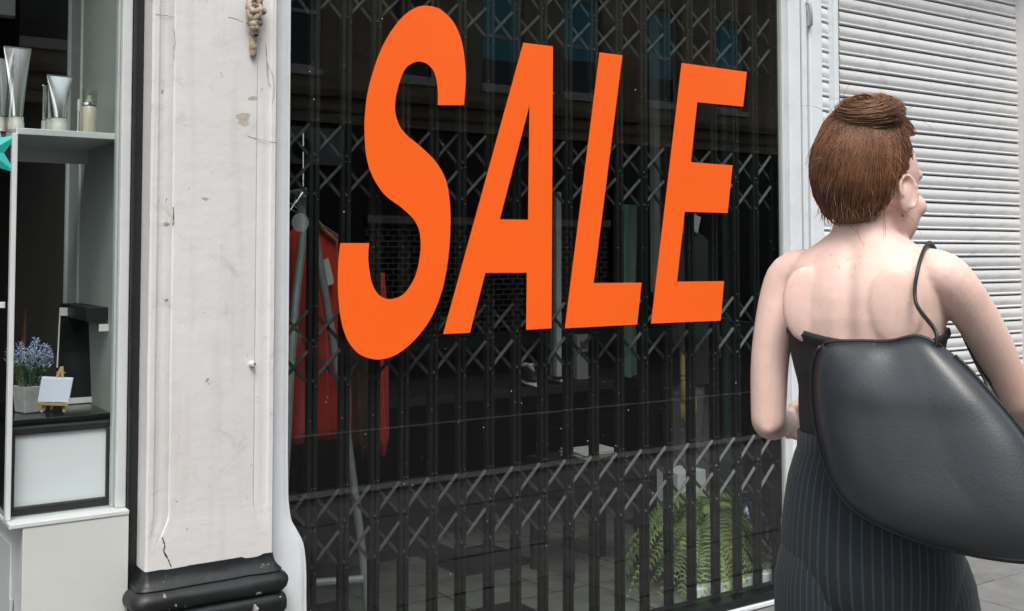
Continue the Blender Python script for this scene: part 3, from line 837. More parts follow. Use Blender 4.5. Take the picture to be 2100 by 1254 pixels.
# jamb between window and shutter
jb = thing('door_jamb', 'white layered jamb with ribbed strip between sale window and shutter', 'jamb', (xcol(1665), 0, 0))
JO = (xcol(1665), 0, 0)
def jbp(name, m, a, b, y0, y1, z0=0.0, z1=2.954, bevel=0.003):
    return MB(off=JO).box(xcol(a), xcol(b), y0, y1, z0, z1).build(name, m, jb, bevel=bevel)
jbp('green_reveal', mat('dark_green_paint', (0.05, 0.085, 0.075), 0.3, var=0.2), 1630.5, 1646, 0.015, 0.04)
jbp('inner_stop', MT['white'], 1641, 1651, -0.015, 0.014)
jbp('shadow_gap', MT['black'], 1646.2, 1660, 0.015, 0.03)
jbp('jamb_board', MT['white'], 1655.5, 1681, -0.02, 0.0149, bevel=0.006)
jbp('edge_strip', MT['white'], 1714, 1722, 0.0, 0.06)
jbp('reveal_back', MT['whitemat'], 1681.5, 1713.5, 0.045, 0.06)
rib = None
for i in range(44):
    if rib is None:
        b = MB()
        ww = (xcol(1713.5) - xcol(1681.5)) / 2
        rings = []
        for k in range(7):
            t = k / 6 * 2 - 1
            rings.append([Vector((t * ww, y * 0.8 - 0.012 * (1 - t * t), z)) for y, z in sp_])
        o = b.loft(rings).build('rib', MT['white'], jb, smooth=50); rib = o.data
    else:
        o = link_mesh('rib', rib, None, jb)
    o.location = (((xcol(1713.5) + xcol(1681.5)) / 2) - JO[0], 0.036, 0.08 + i * pitch)
lk = at(1659, 30, -0.03)
MB(off=JO).tube([lk + Vector((0, 0.012, 0.05)), lk + Vector((0, -0.004, 0.045)), lk + Vector((0.004, -0.008, 0)), lk + Vector((0.008, -0.004, -0.045)), lk + Vector((0.008, 0.012, -0.05))], 0.007, 8).build('pull_handle', MT['signgrey'], jb, smooth=60)

# ================================================================== LEFT DISPLAY WINDOW
dw = thing('display_window', 'glazed corner display case with cream cupboard front and black post', 'display window', (0.73, 0.0, 0))
DO = (0.73, 0.0, 0)
def dwp(name, m, x0, x1, y0, y1, z0, z1, bevel=0.002, parent=None):
    return MB(off=DO).box(x0, x1, y0, y1, z0, z1).build(name, MT[m], parent or dw, bevel=bevel)
def dwquad(name, m, pts):
    return MB(off=DO).add(pts, [(0, 1, 2, 3)]).build(name, MT[m], dw)
dwquad('front_pane', 'glassl', [(0.577, 0.004, 0.712), (0.846, 0.004, 0.712), (0.846, 0.004, 2.95), (0.577, 0.004, 2.95)])
dwquad('side_pane', 'glassl', [(0.568, 0.022, 0.712), (0.568, 0.70, 0.712), (0.568, 0.70, 2.95), (0.568, 0.022, 2.95)])
dwp('corner_post', 'whitep', 0.5635, 0.5765, -0.006, 0.020, 0.711, 1.7435)
dwp('end_post', 'whitep', 0.846, 0.8735, -0.014, 0.03, 0.711, 2.953, 0.003)
dwp('post_bead', 'whitep', 0.838, 0.8455, 0.006, 0.03, 0.711, 2.95)
dwp('black_post', 'black', 0.8745, 0.9015, -0.03, 0.05, 0.0, 2.952, 0.006)
dwp('sill', 'whitep', 0.5655, 0.8742, -0.048, 0.70, 0.6965, 0.7105, 0.003)
dwp('front_panel', 'cream', 0.600, 0.8738, -0.045, -0.018, 0.002, 0.696, 0.002)
sd_ = dwp('cupboard_side', 'whitep', 0.602, 0.616, -0.017, 0.70, 0.002, 0.691, 0.001)
dwp('door_stile', 'whitep', 0.596, 0.6015, 0.10, 0.55, 0.05, 0.62, 0.001, sd_)
for z in (0.44, 0.20):
    MB(off=DO).tube([(0.594, 0.065, z - 0.045), (0.594, 0.065, z + 0.045)], 0.005, 10).build('hinge', MT['steel'], sd_, smooth=60)
dwp('side_panel', 'greypanel', 0.862, 0.8733, 0.031, 0.70, 0.711, 2.951, 0.001)
dwp('panel_trim', 'whitep', 0.852, 0.8615, 0.68, 0.70, 0.711, 2.951, 0.001)
dwp('panel_trim', 'whitep', 0.855, 0.8615, 0.52, 0.53, 1.0, 2.951, 0.001)
sh = dwp('shelf', 'whitep', 0.577, 0.8615, 0.030, 0.42, 1.744, 1.762, 0.002)
dwp('shelf_rail', 'whitep', 0.577, 0.8615, 0.421, 0.432, 1.70, 1.762, 0.001, sh)
dwp('shelf', 'whitep', 0.40, 0.5625, 0.16, 0.42, 1.744, 1.762, 0.002)
dwp('cross_rail', 'whitep', 0.30, 0.5625, 0.05, 0.065, 1.272, 1.288, 0.001)
dwp('header', 'cream', -3.0, 0.5625, 0.7, 0.75, 2.2, 2.953, 0.002)
dwp('black_shelf', 'blackcloth', 0.800, 0.8615, 0.16, 0.50, 1.222, 1.262)
dwp('white_ticket', 'card', 0.835, 0.862, 0.155, 0.158, 1.192, 1.213, 0)
# the low black stand the small things sit on
ST = 0.962
st = thing('display_stand', 'low matt black display plinth behind the blank framed picture', 'plinth', (0.72, 0.3, 0.711))
MB(off=(0.72, 0.3, 0.711)).box(0.582, 0.855, 0.10, 0.50, 0.711, ST - 0.014).build('body', MT['blackcloth'], st, bevel=0.002)
MB(off=(0.72, 0.3, 0.711)).box(0.580, 0.857, 0.092, 0.505, ST - 0.0135, ST).build('top', MT['mirrorboard'], st, bevel=0.002)

# blank framed picture leaning on the sill
def quadpx(pts, Y): return [at(x, y, Y) for x, y in pts]
pf = thing('picture_frame', 'blank white picture in a wide black frame standing on the sill', 'picture frame', tuple(at(128, 1046, 0.05)))
PFO = at(128, 1046, 0.05)
outer = quadpx([(13, 876), (237, 862.5), (242, 1034), (13, 1057)], 0.045)
inner = quadpx([(30.5, 891.5), (217, 879.5), (218.5, 1020), (30.5, 1038)], 0.045)
zt, zb = sum(p.z for p in outer[:2]) / 2, max(0.7125, min(p.z for p in outer[2:]))
X0, X1 = outer[0].x, (outer[1].x + outer[2].x) / 2
ix0, ix1 = inner[0].x, inner[1].x
iz1, iz0 = (inner[0].z + inner[1].z) / 2, (inner[2].z + inner[3].z) / 2
def rail(name, pts, prt):
    return MB(off=PFO).prism([Vector(p) for p in pts], (0, 0.022, 0), 0).build(name, MT['frame'], prt, bevel=0.004)
yy = 0.034
rail('frame_rail', [(X0, yy, zt), (X1, yy, zt), (ix1, yy, iz1), (ix0, yy, iz1)], pf)
rail('frame_rail', [(X0, yy, zb), (X1, yy, zb), (ix1, yy, iz0), (ix0, yy, iz0)], pf)
rail('frame_rail', [(X0, yy, zb), (X0, yy, zt), (ix0, yy, iz1), (ix0, yy, iz0)], pf)
rail('frame_rail', [(X1, yy, zb), (X1, yy, zt), (ix1, yy, iz1), (ix1, yy, iz0)], pf)
MB(off=PFO).box(ix0 - 0.004, ix1 + 0.004, yy + 0.010, yy + 0.018, iz0 - 0.004, iz1 + 0.004).build('blank_sheet', MT['whitemat'], pf)

# silver tubes and a pump bottle on the shelf
def tube_of_cream(px_, top, cap, base, wtop, wcap, Y, label, rz=0.0, lean=0.0):
    b0 = at(px_, base, Y); b0.z = 1.7625
    sc = (at(px_ + 1, base, Y).x - b0.x)
    o = thing('silver_tube', label, 'cosmetic tube', tuple(b0), rz, 'silver tubes on the shelf')
    H_ = at(px_, top, Y).z - b0.z
    hc = at(px_, cap, Y).z - b0.z
    wt, wc = wtop * sc / 2, wcap * sc / 2
    n = 28
    rings = []
    for k in range(15):
        t = k / 14
        z = hc + 0.002 + (H_ - hc - 0.002) * t
        rx = wc * 0.8 + (wt - wc * 0.8) * t ** 1.15
        ry = wc * 0.8 * (1 - t ** 1.6) + 0.0012
        rings.append([Vector((rx * math.cos(2 * math.pi * q / n) + lean * t, ry * math.copysign(abs(math.sin(2 * math.pi * q / n)) ** 0.9, math.sin(2 * math.pi * q / n)), z)) for q in range(n)])
    MB().loft(rings).build('tube_body', MT['silver'], o, smooth=60)
    z = H_
    MB().box(-wt + lean, wt + lean, -0.0018, 0.0018, z - 0.001, z + 0.003).build('crimp', MT['silver'], o)
    MB().lathe([(0, 0), (wc, 0.0), (wc, hc * 0.55), (wc * 0.93, hc * 0.6), (wc * 0.93, hc), (0, hc)], (0, 0, 0), 26).build('cap', MT['capw'], o, smooth=40, bevel=0.0006)
    return o
tube_of_cream(33, 99, 241, 259, 57, 33, 0.10, 'tallest silver cream tube, standing over the shelf upright')
tube_of_cream(-2, 122, 241, 258, 42, 26, 0.17, 'silver cream tube cut by the left edge beside the tallest one', 0.5, 0.004)
tube_of_cream(121, 157, 244, 262, 55, 35, 0.10, 'shorter silver cream tube in front of the slim ones on the shelf', 0.1)
tube_of_cream(104, 171, 246, 262, 26, 22, 0.19, 'slim silver tube just behind the shorter flared tube', 0.9, -0.004)
tube_of_cream(92, 178, 248, 262, 20, 16, 0.28, 'rearmost slim silver tube in the row on the shelf', 1.0, -0.006)
b0 = at(183, 265, 0.10); b0.z = 1.7625
pb = thing('pump_bottle', 'slim beige pump bottle with clear cap beside the silver tubes', 'bottle', tuple(b0))
r_ = (at(199, 265, 0.1).x - at(167, 265, 0.1).x) / 2
MB().lathe([(0, 0), (r_ * 0.92, 0), (r_ * 0.95, 0.003), (r_ * 0.95, 0.078), (r_ * 0.8, 0.082), (0, 0.082)], n=28).build('bottle_body', MT['lotion'], pb, smooth=40)
MB().lathe([(r_, 0.0825), (r_, 0.090), (r_ * 0.9, 0.091), (r_ * 0.9, 0.0825)], n=28).build('collar', MT['silver'], pb, smooth=40)
MB().lathe([(0, 0.091), (r_ * 0.5, 0.091), (r_ * 0.5, 0.100), (r_ * 0.3, 0.101), (r_ * 0.3, 0.112), (0, 0.113)], n=20).build('pump_head', MT['capw'], pb, smooth=40)
MB().lathe([(r_ * 0.9, 0.0915), (r_ * 0.9, 0.124), (r_ * 0.84, 0.127), (0, 0.127)], n=28).build('clear_cap', MT['clearp'], pb, smooth=40)
b0 = at(161, 264, 0.10); b0.z = 1.7625
vl = thing('slim_vial', 'thin silver vial standing between the tubes and the pump bottle', 'vial', tuple(b0))
MB().lathe([(0, 0), (0.0052, 0), (0.0052, 0.062), (0, 0.062)], n=16).build('barrel', MT['silver'], vl, smooth=40)
MB().lathe([(0.0045, 0.0625), (0.0045, 0.092), (0.003, 0.098), (0, 0.1)], n=16).build('stopper', MT['capw'], vl, smooth=40)

# folded turquoise paper star hung in front of the shelf
sc_ = at(-24, 312, 0.012)
star = thing('paper_star', 'folded turquoise paper star hanging at the left edge below the shelf', 'paper star', tuple(sc_))
tipv = at(33, 355, 0.012) - sc_
r1 = tipv.length
a0 = math.atan2(tipv.z, tipv.x)
pts = []
for k in range(10):
    rr = r1 if k % 2 == 0 else r1 * 0.44
    a = a0 + k * math.pi / 5
    pts.append(Vector((rr * math.cos(a), 0, rr * math.sin(a))))
vsx = [Vector((0, -0.014, 0))] + pts + [Vector((0, 0.010, 0))]
fsx = []
for k in range(10):
    fsx += [(0, 1 + k, 1 + (k + 1) % 10), (11, 1 + (k + 1) % 10, 1 + k)]
MB().add(vsx, fsx).build('folded_star', MT['turq'], star)
MB().tube([(0.01, 0.004, r1 * 0.4), (0.03, 0.012, 0.06), (0.036, 0.02, 0.066)], 0.0012, 6).build('cord', MT['card'], star)

# lavender in a foil-wrapped pot
pc = at(62, 836, 0.24); pc.z = ST + 0.0008
lav = thing('potted_lavender', 'artificial lavender in a square foil pot on the black plinth', 'potted plant', tuple(pc), 0.25)
hw0, hw1, hp_ = 0.030, 0.038, 0.076
rings = []
for z, hw in ((0.0, hw0), (0.004, hw0 + 0.001), (hp_ * 0.5, (hw0 + hw1) / 2), (hp_, hw1), (hp_, hw1 - 0.003), (hp_ - 0.012, hw1 - 0.004)):
    rings.append([Vector((x * hw, y * hw, z)) for x, y in ((-1, -1), (0, -1), (1, -1), (1, 0), (1, 1), (0, 1), (-1, 1), (-1, 0))])
MB().loft(rings).build('pot', MT['pot'], lav, bevel=0.003)
for k in range(11):
    a = k * 2.4
    rr = 0.026 * math.sqrt((k + 0.5) / 11)
    bx0 = Vector((rr * math.cos(a), rr * math.sin(a), hp_ - 0.012))
    tilt = Vector((rr * math.cos(a) * 1.3, rr * math.sin(a) * 1.0, 0))
    hh = random.uniform(0.108, 0.135) - rr * 0.5
    tip = bx0 + tilt + Vector((0, 0, hh))
    stem = MB().tube([bx0, bx0.lerp(tip, 0.5) + tilt * 0.1, tip], 0.0013, 5).build('stem', MT['lavleaf'], lav)
    fb = MB()
    for m in range(70):
        t = random.random()
        ang = random.uniform(0, 6.28)
        rad = 0.0165 * (math.sin(math.pi * min(1, t * 0.85 + 0.12)) ** 0.7) * random.uniform(0.45, 1)
        c = tip + Vector((rad * math.cos(ang), rad * math.sin(ang), -0.045 + 0.062 * t))
        u = Vector((math.cos(ang), math.sin(ang), random.uniform(0.3, 1.4))).normalized() * random.uniform(0.0045, 0.008)
        s = Vector((-math.sin(ang), math.cos(ang), 0)) * 0.0028
        fb.add([c - s, c + s, c + u + s * 0.3, c + u - s * 0.3, c + u * 0.5 + Vector((0, 0, 0.0018))], [(0, 1, 4), (1, 2, 4), (2, 3, 4), (3, 0, 4)])
    fb.build('flower_head', MT['lavender'], stem)
    lb = MB()
    for m in range(16):
        t = random.uniform(0.05, 0.72)
        p0 = bx0.lerp(tip, t)
        ang = random.uniform(0, 6.28)
        ln = random.uniform(0.024, 0.045)
        d = Vector((math.cos(ang), math.sin(ang), 0))
        s = Vector((-math.sin(ang), math.cos(ang), 0)) * 0.0024
        p1 = p0 + d * ln * 0.5 + Vector((0, 0, ln * 0.7)); p2 = p0 + d * ln + Vector((0, 0, ln * 0.55))
        lb.add([p0 - s * 0.5, p0 + s * 0.5, p1 + s, p1 - s, p2], [(0, 1, 2, 3), (3, 2, 4)])
    lb.build('leaves', MT['lavleaf'], stem)

# small easel with a blank canvas
ec = at(110, 848, 0.135); ec.z = ST + 0.0008
es = thing('table_easel', 'tiny beech easel with wooden ledge on the black plinth', 'easel', tuple(ec))
def ep(x, y, Y=0.135): return at(x, y, Y) - ec
lw = 0.0075
def leg(a, b):
    a.z = max(a.z, 0.004)
    return MB().bar(a, b, lw, 0.006).build('leg', MT['wood'], es, bevel=0.0008)
leg(ep(84, 846), ep(126, 754, 0.165)); leg(ep(131, 846), ep(127, 752, 0.165))
leg(Vector((0.012, 0.085, 0.004)), ep(127, 753, 0.172))
MB().bar(ep(76, 828, 0.133), ep(139, 830, 0.133), 0.008, 0.014).build('ledge', MT['wood'], es, bevel=0.0008)
MB().bar(ep(116, 764, 0.166), ep(134, 765, 0.166), 0.004, 0.004).build('cross_pin', MT['wood'], es)
cv0 = at(110, 824, 0.131)
cvp = [at(77, 824.5, 0.131), at(141, 826, 0.131), at(150, 778, 0.150), at(85, 775.5, 0.150)]
cvo = MB(off=cv0).prism(cvp, (0.004, 0.010, 0.004), 0).build('blank_canvas', MT['canvas'], bevel=0.0015)
cvo.location = cv0
tag(cvo, 'small blank pale blue canvas resting on the tiny easel', 'canvas')

# dark acrylic board with pale bands, leaning at the back
mb0 = at(160, 836, 0.30); mb0.z = ST
ab = thing('black_board', 'leaning glossy black board with pale bands top and bottom', 'board', tuple(mb0))
tl, tr, br, bl = at(122, 631, 0.40), at(212, 633, 0.40), at(199, 838, 0.34), at(112, 827, 0.34)
bl.z = br.z = ST + 0.002
MB(off=mb0).prism([tl, tr, br, bl], (0, 0.006, 0), 0).build('panel', MT['mirrorboard'], ab)
def band(a, b, t0, t1, name):
    q = [tl.lerp(bl, t0), tr.lerp(br, t0), tr.lerp(br, t1), tl.lerp(bl, t1)]
    q = [q[0].lerp(q[1], a), q[0].lerp(q[1], b), q[3].lerp(q[2], b), q[3].lerp(q[2], a)]
    MB(off=mb0).prism([p + Vector((0, -0.0015, 0)) for p in q], (0, 0.001, 0), 0).build(name, MT['card'], ab)
band(0.0, 1.0, 0.0, 0.085, 'pale_band'); band(0.22, 0.98, 0.94, 0.998, 'pale_band'); band(0.0, 0.03, 0.086, 0.62, 'pale_edge')
wd = at(220, 838, 0.36)
wb = MB(off=wd).prism([at(214, 838, 0.36), at(223, 838, 0.36), at(223, 800, 0.36), at(217, 789, 0.36), at(214, 789, 0.36)], (0, 0.01, 0), 0).build('wood_offcut', MT['wood'], bevel=0.001)
wb.location = (wd.x, wd.y, ST + 0.001 + (wd.z - min(at(214, 838, 0.36).z, at(223, 838, 0.36).z)))
tag(wb, 'slim pointed wood strip standing right of the black board', 'wood strip')

# bentwood chair in the dark behind the display
cc = at(80, 700, 1.9); cc.z = 0.025
ch = thing('bentwood_chair', 'brown bentwood chair in the dark behind the display shelves', 'chair', tuple(cc), R(25))
MB().lathe([(0, 0.44), (0.19, 0.44), (0.205, 0.452), (0.205, 0.47), (0.19, 0.478), (0, 0.478)], n=32).build('seat', MT['chairwood'], ch, smooth=50)
for s in (-1, 1):
    for f in (-1, 1):
        MB().tube([(0.13 * s, 0.13 * f, 0.44), (0.16 * s, 0.16 * f, 0.22), (0.19 * s, 0.20 * f, 0.0)], [0.016, 0.015, 0.012], 10).build('leg', MT['chairwood'], ch, smooth=60)
MB().tube([(-0.17, -0.10, 0.47), (-0.19, -0.14, 0.75), (-0.18, -0.19, 1.15), (-0.12, -0.22, 1.42), (0, -0.23, 1.50), (0.12, -0.22, 1.42), (0.18, -0.19, 1.15), (0.19, -0.14, 0.75), (0.17, -0.10, 0.47)], 0.026, 12).build('hoop_back', MT['chairwood'], ch, smooth=60)
MB().tube([(-0.10, -0.13, 0.47), (-0.09, -0.18, 0.9), (-0.05, -0.2, 1.08), (0, -0.205, 1.12), (0.05, -0.2, 1.08), (0.09, -0.18, 0.9), (0.10, -0.13, 0.47)], 0.016, 10).build('inner_hoop', MT['chairwood'], ch, smooth=60)
MB().lathe([(0.15, 0.20), (0.162, 0.20), (0.162, 0.215), (0.15, 0.215)], n=28).build('ring_brace', MT['chairwood'], ch, smooth=60)

# ================================================================== INSIDE THE SALE WINDOW
# tubular A-frame clothes rack
ap = Vector((1.555, 0.36, 1.62))
rk = thing('clothes_rack', 'steel A-frame clothes rack at the left of the sale window', 'clothes rack', (1.6, 0.5, 0.025))
RKO = (1.6, 0.5, 0.025)
def rkp(name, pts, r=0.0165, m='steel'):
    return MB(off=RKO).tube(pts, r, 14).build(name, MT[m], rk, smooth=60)
ftR = at(757, 1230, 0.52); ftL = at(560, 1180, 0.22)
legR_top = at(648, 520, 0.36)
rkp('leg', [ap + Vector((0.02, 0, 0)), at(668, 610, 0.38), at(706, 850, 0.44), at(738, 1090, 0.50), Vector((ftR.x + 0.01, 0.53, 0.03))], 0.0155)
rkp('leg', [ap + Vector((-0.005, 0, 0)), at(622, 480, 0.35), at(608, 600, 0.33), at(598, 720, 0.30), Vector((1.40, 0.20, 0.03))], 0.0155)
rkp('rung', [at(640, 1196, 0.50), at(742, 1188, 0.50)], 0.0145)
ap2 = ap + Vector((0.10, 1.15, 0.0))
rkp('top_rail', [ap + Vector((-0.01, -0.05, 0.008)), ap2], 0.0155)
rkp('leg', [ap2, Vector((ap2.x + 0.36, ap2.y + 0.1, 0.03))], 0.0155)
rkp('leg', [ap2, Vector((ap2.x - 0.36, ap2.y - 0.1, 0.03))], 0.0155)
MB(off=RKO).ball(ap, 0.024, 14, 10).build('joint', MT['steel'], rk, smooth=180)

def garment(name, m, rings_, parent, off, n=44, folds=7, smooth=180, seed=0):
    """hanging cloth: rings of (z, cx, cy, halfwidth, halfdepth, fold)"""
    out = []
    for (z, cx, cy, a, b, fo) in rings_:
        ring = []
        for k in range(n):
            t = 2 * math.pi * k / n
            w = 1 + fo * math.sin(t * folds + seed + z * 1.5) + fo * 0.6 * mnoise.noise(Vector((math.cos(t) * 2 + seed, math.sin(t) * 2, z * 3)))
            ring.append(Vector((cx + a * math.cos(t) * (1 + 0.3 * (w - 1)), cy + b * math.sin(t) * w, z + 0.012 * (fo > 0.3) * mnoise.noise(Vector((math.cos(t) * 2, math.sin(t) * 2, 7 + seed))))))
        out.append(ring)
    return MB(off=off).loft(out).build(name, MT[m], parent, smooth=smooth)

DY = 0.62
d_l, d_r = at(560, 800, DY).x, at(703, 800, DY).x
d_top = at(690, 480, DY).z
dcx = (d_l + d_r) / 2; dh = (d_r - d_l) / 2
d_hem = at(645, 900, DY).z
dr = thing('red_dress', 'red dress with swing tag on a wooden hanger on the steel rack', 'dress', (dcx, DY, d_top))
DRO = (dcx, DY, d_top)
rr_ = []
for k in range(17):
    t = k / 16
    z = d_top + 0.02 - (d_top + 0.02 - d_hem) * t
    a = dh * (0.86 + 0.14 * min(1, t * 6)) * (1 - 0.07 * math.sin(math.pi * min(1, t * 2)) + 0.06 * t)
    if t < 0.06: a = dh * 0.45 + dh * 0.42 * t / 0.06
    rr_.append((z, dcx, DY, a, 0.018 + 0.034 * min(1, t * 2), 0.12 + 0.5 * t))
garment('dress_body', 'red', rr_, dr, DRO, n=72, folds=9)
hg = MB(off=DRO)
pL, pM, pR = at(560, 500, DY - 0.03), at(648, 452, DY - 0.03), at(690, 496, DY - 0.03)
hg.tube(catmull([pM + (pM - pR) * 0.9 + Vector((0, 0, -0.055)), pM, pM.lerp(pR, 0.4) + Vector((0, 0, -0.006)), pR], 6, False), 0.011, 10, flat=0.55)
hg.build('hanger', MT['wood'], dr, smooth=60)
MB(off=DRO).tube(catmull([pM, pM + Vector((0, 0.02, 0.06)), pM + Vector((0.018, 0.03, 0.105)), pM + Vector((0.0, 0.03, 0.125))], 5, False), 0.002, 6).build('hook', MT['steel'], dr)
tgp = [at(664, 533, DY - 0.062), at(673, 529, DY - 0.062), at(684, 572, DY - 0.062), at(684, 582, DY - 0.062), at(668, 588, DY - 0.062), at(660, 545, DY - 0.062)]
MB(off=DRO).prism(tgp, (0, 0.001, 0), 0).build('swing_tag', MT['card'], dr)
MB(off=DRO).tube([at(668, 534, DY - 0.064), at(660, 520, DY - 0.058)], 0.0008, 5).build('tag_thread', MT['ink'], dr)
GY2 = 0.95
def hung(label, m, l, r, t, hemy, Y, name, seed):
    a, b = at(l, 700, Y).x, at(r, 700, Y).x
    zt_, zh = at((l + r) / 2, t, Y).z, at((l + r) / 2, hemy, Y).z
    cx, hw = (a + b) / 2, (b - a) / 2
    o = thing(name, label, 'garment', (cx, Y, zt_))
    rg = []
    for k in range(11):
        q = k / 10
        rg.append((zt_ - (zt_ - zh) * q, cx, Y, hw * (0.8 + 0.2 * min(1, q * 4) - 0.25 * (q > 0.9)), 0.016 + 0.03 * q, 0.1 + 0.5 * q))
    garment('cloth', m, rg, o, (cx, Y, zt_), n=48, folds=6, seed=seed)
    MB(off=(cx, Y, zt_)).tube([(cx, Y, zt_ - 0.01), (cx, Y, zt_ + 0.06), (ap.x + 0.05 + (Y - 0.36) * 0.087, Y, 1.635)], 0.0022, 6).build('hanger_wire', MT['steel'], o)
    return o
hung('red scarf-like garment hanging low behind the brown one on the rack', 'red', 738, 793, 560, 930, 0.86, 'red_garment', 2.0)
hung('dark brown garment between the two red ones on the rack', 'brown', 706, 757, 540, 938, 0.76, 'brown_garment', 4.0)
# round frosted sucker disc on the inside of the pane
dc = at(616, 457, 0.014)
dsk = MB().lathe([(0, -0.002), (0.027, -0.002), (0.029, 0.0), (0.027, 0.002), (0, 0.002)], n=36, axis='y').build('frosted_disc', mat('frosted_disc', (0.35, 0.37, 0.37), 0.35, var=0.1, alpha=0.25), smooth=40)
dsk.location = dc
tag(dsk, 'round frosted disc stuck inside the glass above the rack leg', 'disc')
# sequinned strap glinting above it
sq = MB()
q0, q1 = at(595, 432, 0.30), at(622, 394, 0.30)
for k in range(60):
    p = q0.lerp(q1, random.random()) + Vector((random.uniform(-1, 1) * 0.006, random.uniform(-1, 1) * 0.004, random.uniform(-1, 1) * 0.006))
    sq.lathe([(0, -0.0008), (0.0016, -0.0004), (0.0016, 0.0004), (0, 0.0008)], p - q0, 6, 'y')
sq.tube([Vector(), q1 - q0, q1 - q0 + Vector((0.02, 0.05, 0.22))], 0.0035, 6)
so = sq.build('sequin_strap', MT['silver'])
so.location = q0
tag(so, 'glinting sequinned strap hanging beside the top of the steel rack', 'strap')

# mannequin with wooden hand
MQY = 0.78
mx_ = at(1412, 700, MQY).x
mq = thing('mannequin', 'mannequin in charcoal jacket and grey trousers with jointed wooden hand', 'mannequin', (mx_, MQY, 0.025))
MO = (mx_, MQY, 0.025)
zc = at(1425, 480, MQY).z
zh_ = at(1412, 782, MQY).z
def ring_e(cx, cy, z, a, b, n=36, rot=0.0):
    return [Vector((cx + a * math.cos(t) * math.cos(rot) - b * math.sin(t) * math.sin(rot), cy + a * math.cos(t) * math.sin(rot) + b * math.sin(t) * math.cos(rot), z)) for t in [2 * math.pi * k / n for k in range(n)]]
jr = []
for t, a, b in ((0, 0.20, 0.125), (0.25, 0.185, 0.115), (0.5, 0.18, 0.112), (0.75, 0.21, 0.125), (0.88, 0.225, 0.115), (0.95, 0.19, 0.095), (1.0, 0.085, 0.065)):
    jr.append(ring_e(mx_, MQY, zh_ + (zc - zh_) * t, a * 0.78, b, rot=0.5))
MB(off=MO).loft(jr).build('jacket', MT['jacket'], mq, smooth=60)
for s, nm in ((-1, 0), (1, 1)):
    dx, dy = 0.15 * s, 0.08 * s
    pa = Vector((mx_ + dx, MQY + dy, zc - 0.06))
    pb_ = Vector((mx_ + dx * 1.18 - 0.01, MQY + dy * 1.2 - 0.05, zc - 0.36))
    pcx = Vector((mx_ + dx * 1.1 - 0.02, MQY + dy * 1.1 - 0.10, zh_ + 0.10))
    if s < 0:
        pcx = at(1402, 706, MQY - 0.17); pb_ = (pa + pcx) / 2 + Vector((-0.01, -0.02, 0.0))
    MB(off=MO).tube(catmull([pa, pb_, pcx], 6, False), [0.062, 0.06, 0.058, 0.056, 0.055, 0.054, 0.053, 0.052, 0.05, 0.049, 0.048, 0.047, 0.047], 18).build('sleeve', MT['jacket'], mq, smooth=60)
HY = MQY - 0.17
def hq(x, y, d=0.0): return at(x, y, HY + d)
MB(off=MO).tube([hq(1402, 690), hq(1402, 730), hq(1401, 770)], [0.020, 0.018, 0.0145], 16).build('forearm', MT['wood'], mq, smooth=60)
MB(off=MO).ball(hq(1401, 777), 0.015, 14, 10).build('wrist_joint', MT['wood'], mq, smooth=180)
MB(off=MO).tube([hq(1401, 782), hq(1402, 800), hq(1406, 822), hq(1408, 836)], [0.016, 0.030, 0.033, 0.026], 16, flat=0.55).build('palm', MT['wood'], mq, smooth=60)
for (xa, xb, yb_, r) in ((1398, 1399, 856, 0.0075), (1404, 1405, 862, 0.008), (1410, 1411, 861, 0.008), (1416, 1417, 852, 0.007)):
    MB(off=MO).tube([hq(xa, 828), hq((xa + xb) / 2, 840, -0.004), hq(xb, yb_, 0.004)], [r * 1.1, r, r * 0.75], 10).build('finger', MT['wood'], mq, smooth=60)
MB(off=MO).tube([hq(1413, 800), hq(1423, 812, -0.005), hq(1427, 832, -0.004), hq(1425, 848)], [0.009, 0.009, 0.008, 0.006], 10).build('thumb', MT['wood'], mq, smooth=60)
for s in (-1, 1):
    tr_ = []
    for t in range(9):
        q = t / 8
        tr_.append((zh_ + 0.03 - (zh_ - 0.05) * q, mx_ + s * (0.045 + 0.03 * q), MQY + s * 0.03, 0.085 - 0.018 * q, 0.09 - 0.02 * q, 0.05 + 0.08 * q))
    garment('trouser_leg', 'greycloth', tr_, mq, MO, n=32, folds=5, seed=s)
    MB(off=MO).ball((mx_ + s * 0.075, MQY + s * 0.03 - 0.05, 0.055), (0.045, 0.12, 0.032), 14, 8).build('shoe', MT['ink'], mq, smooth=180)
cp = at(1427, 458, MQY - 0.06)
MB(off=MO).prism([at(1416, 437, MQY - 0.1), at(1438, 446, MQY - 0.1), at(1431, 480, MQY - 0.1), at(1416, 470, MQY - 0.1)], (0.004, 0.02, 0), 0).build('shirt_collar', MT['card'], mq, bevel=0.002)
MB(off=MO).tube([(mx_, MQY, zc - 0.02), (mx_, MQY, zc + 0.05), (mx_, MQY, zc + 0.11)], [0.056, 0.05, 0.048], 20).build('neck', MT['wood'], mq, smooth=60)
MB(off=MO).ball((mx_ + 0.01, MQY - 0.01, zc + 0.20), (0.072, 0.085, 0.11), 20, 14).build('head', MT['ink'], mq, smooth=180)

# white plinth behind the fern
wp = MB().box(-0.085, 0.085, -0.07, 0.07, 0, 0.425).build('white_plinth', MT['whitemat'], bevel=0.003)
pp_ = at(1413, 1000, 0.48)
wp.location = (pp_.x, 0.53, 0.025)
tag(wp, 'white square plinth standing behind the fern in the sale window', 'plinth')

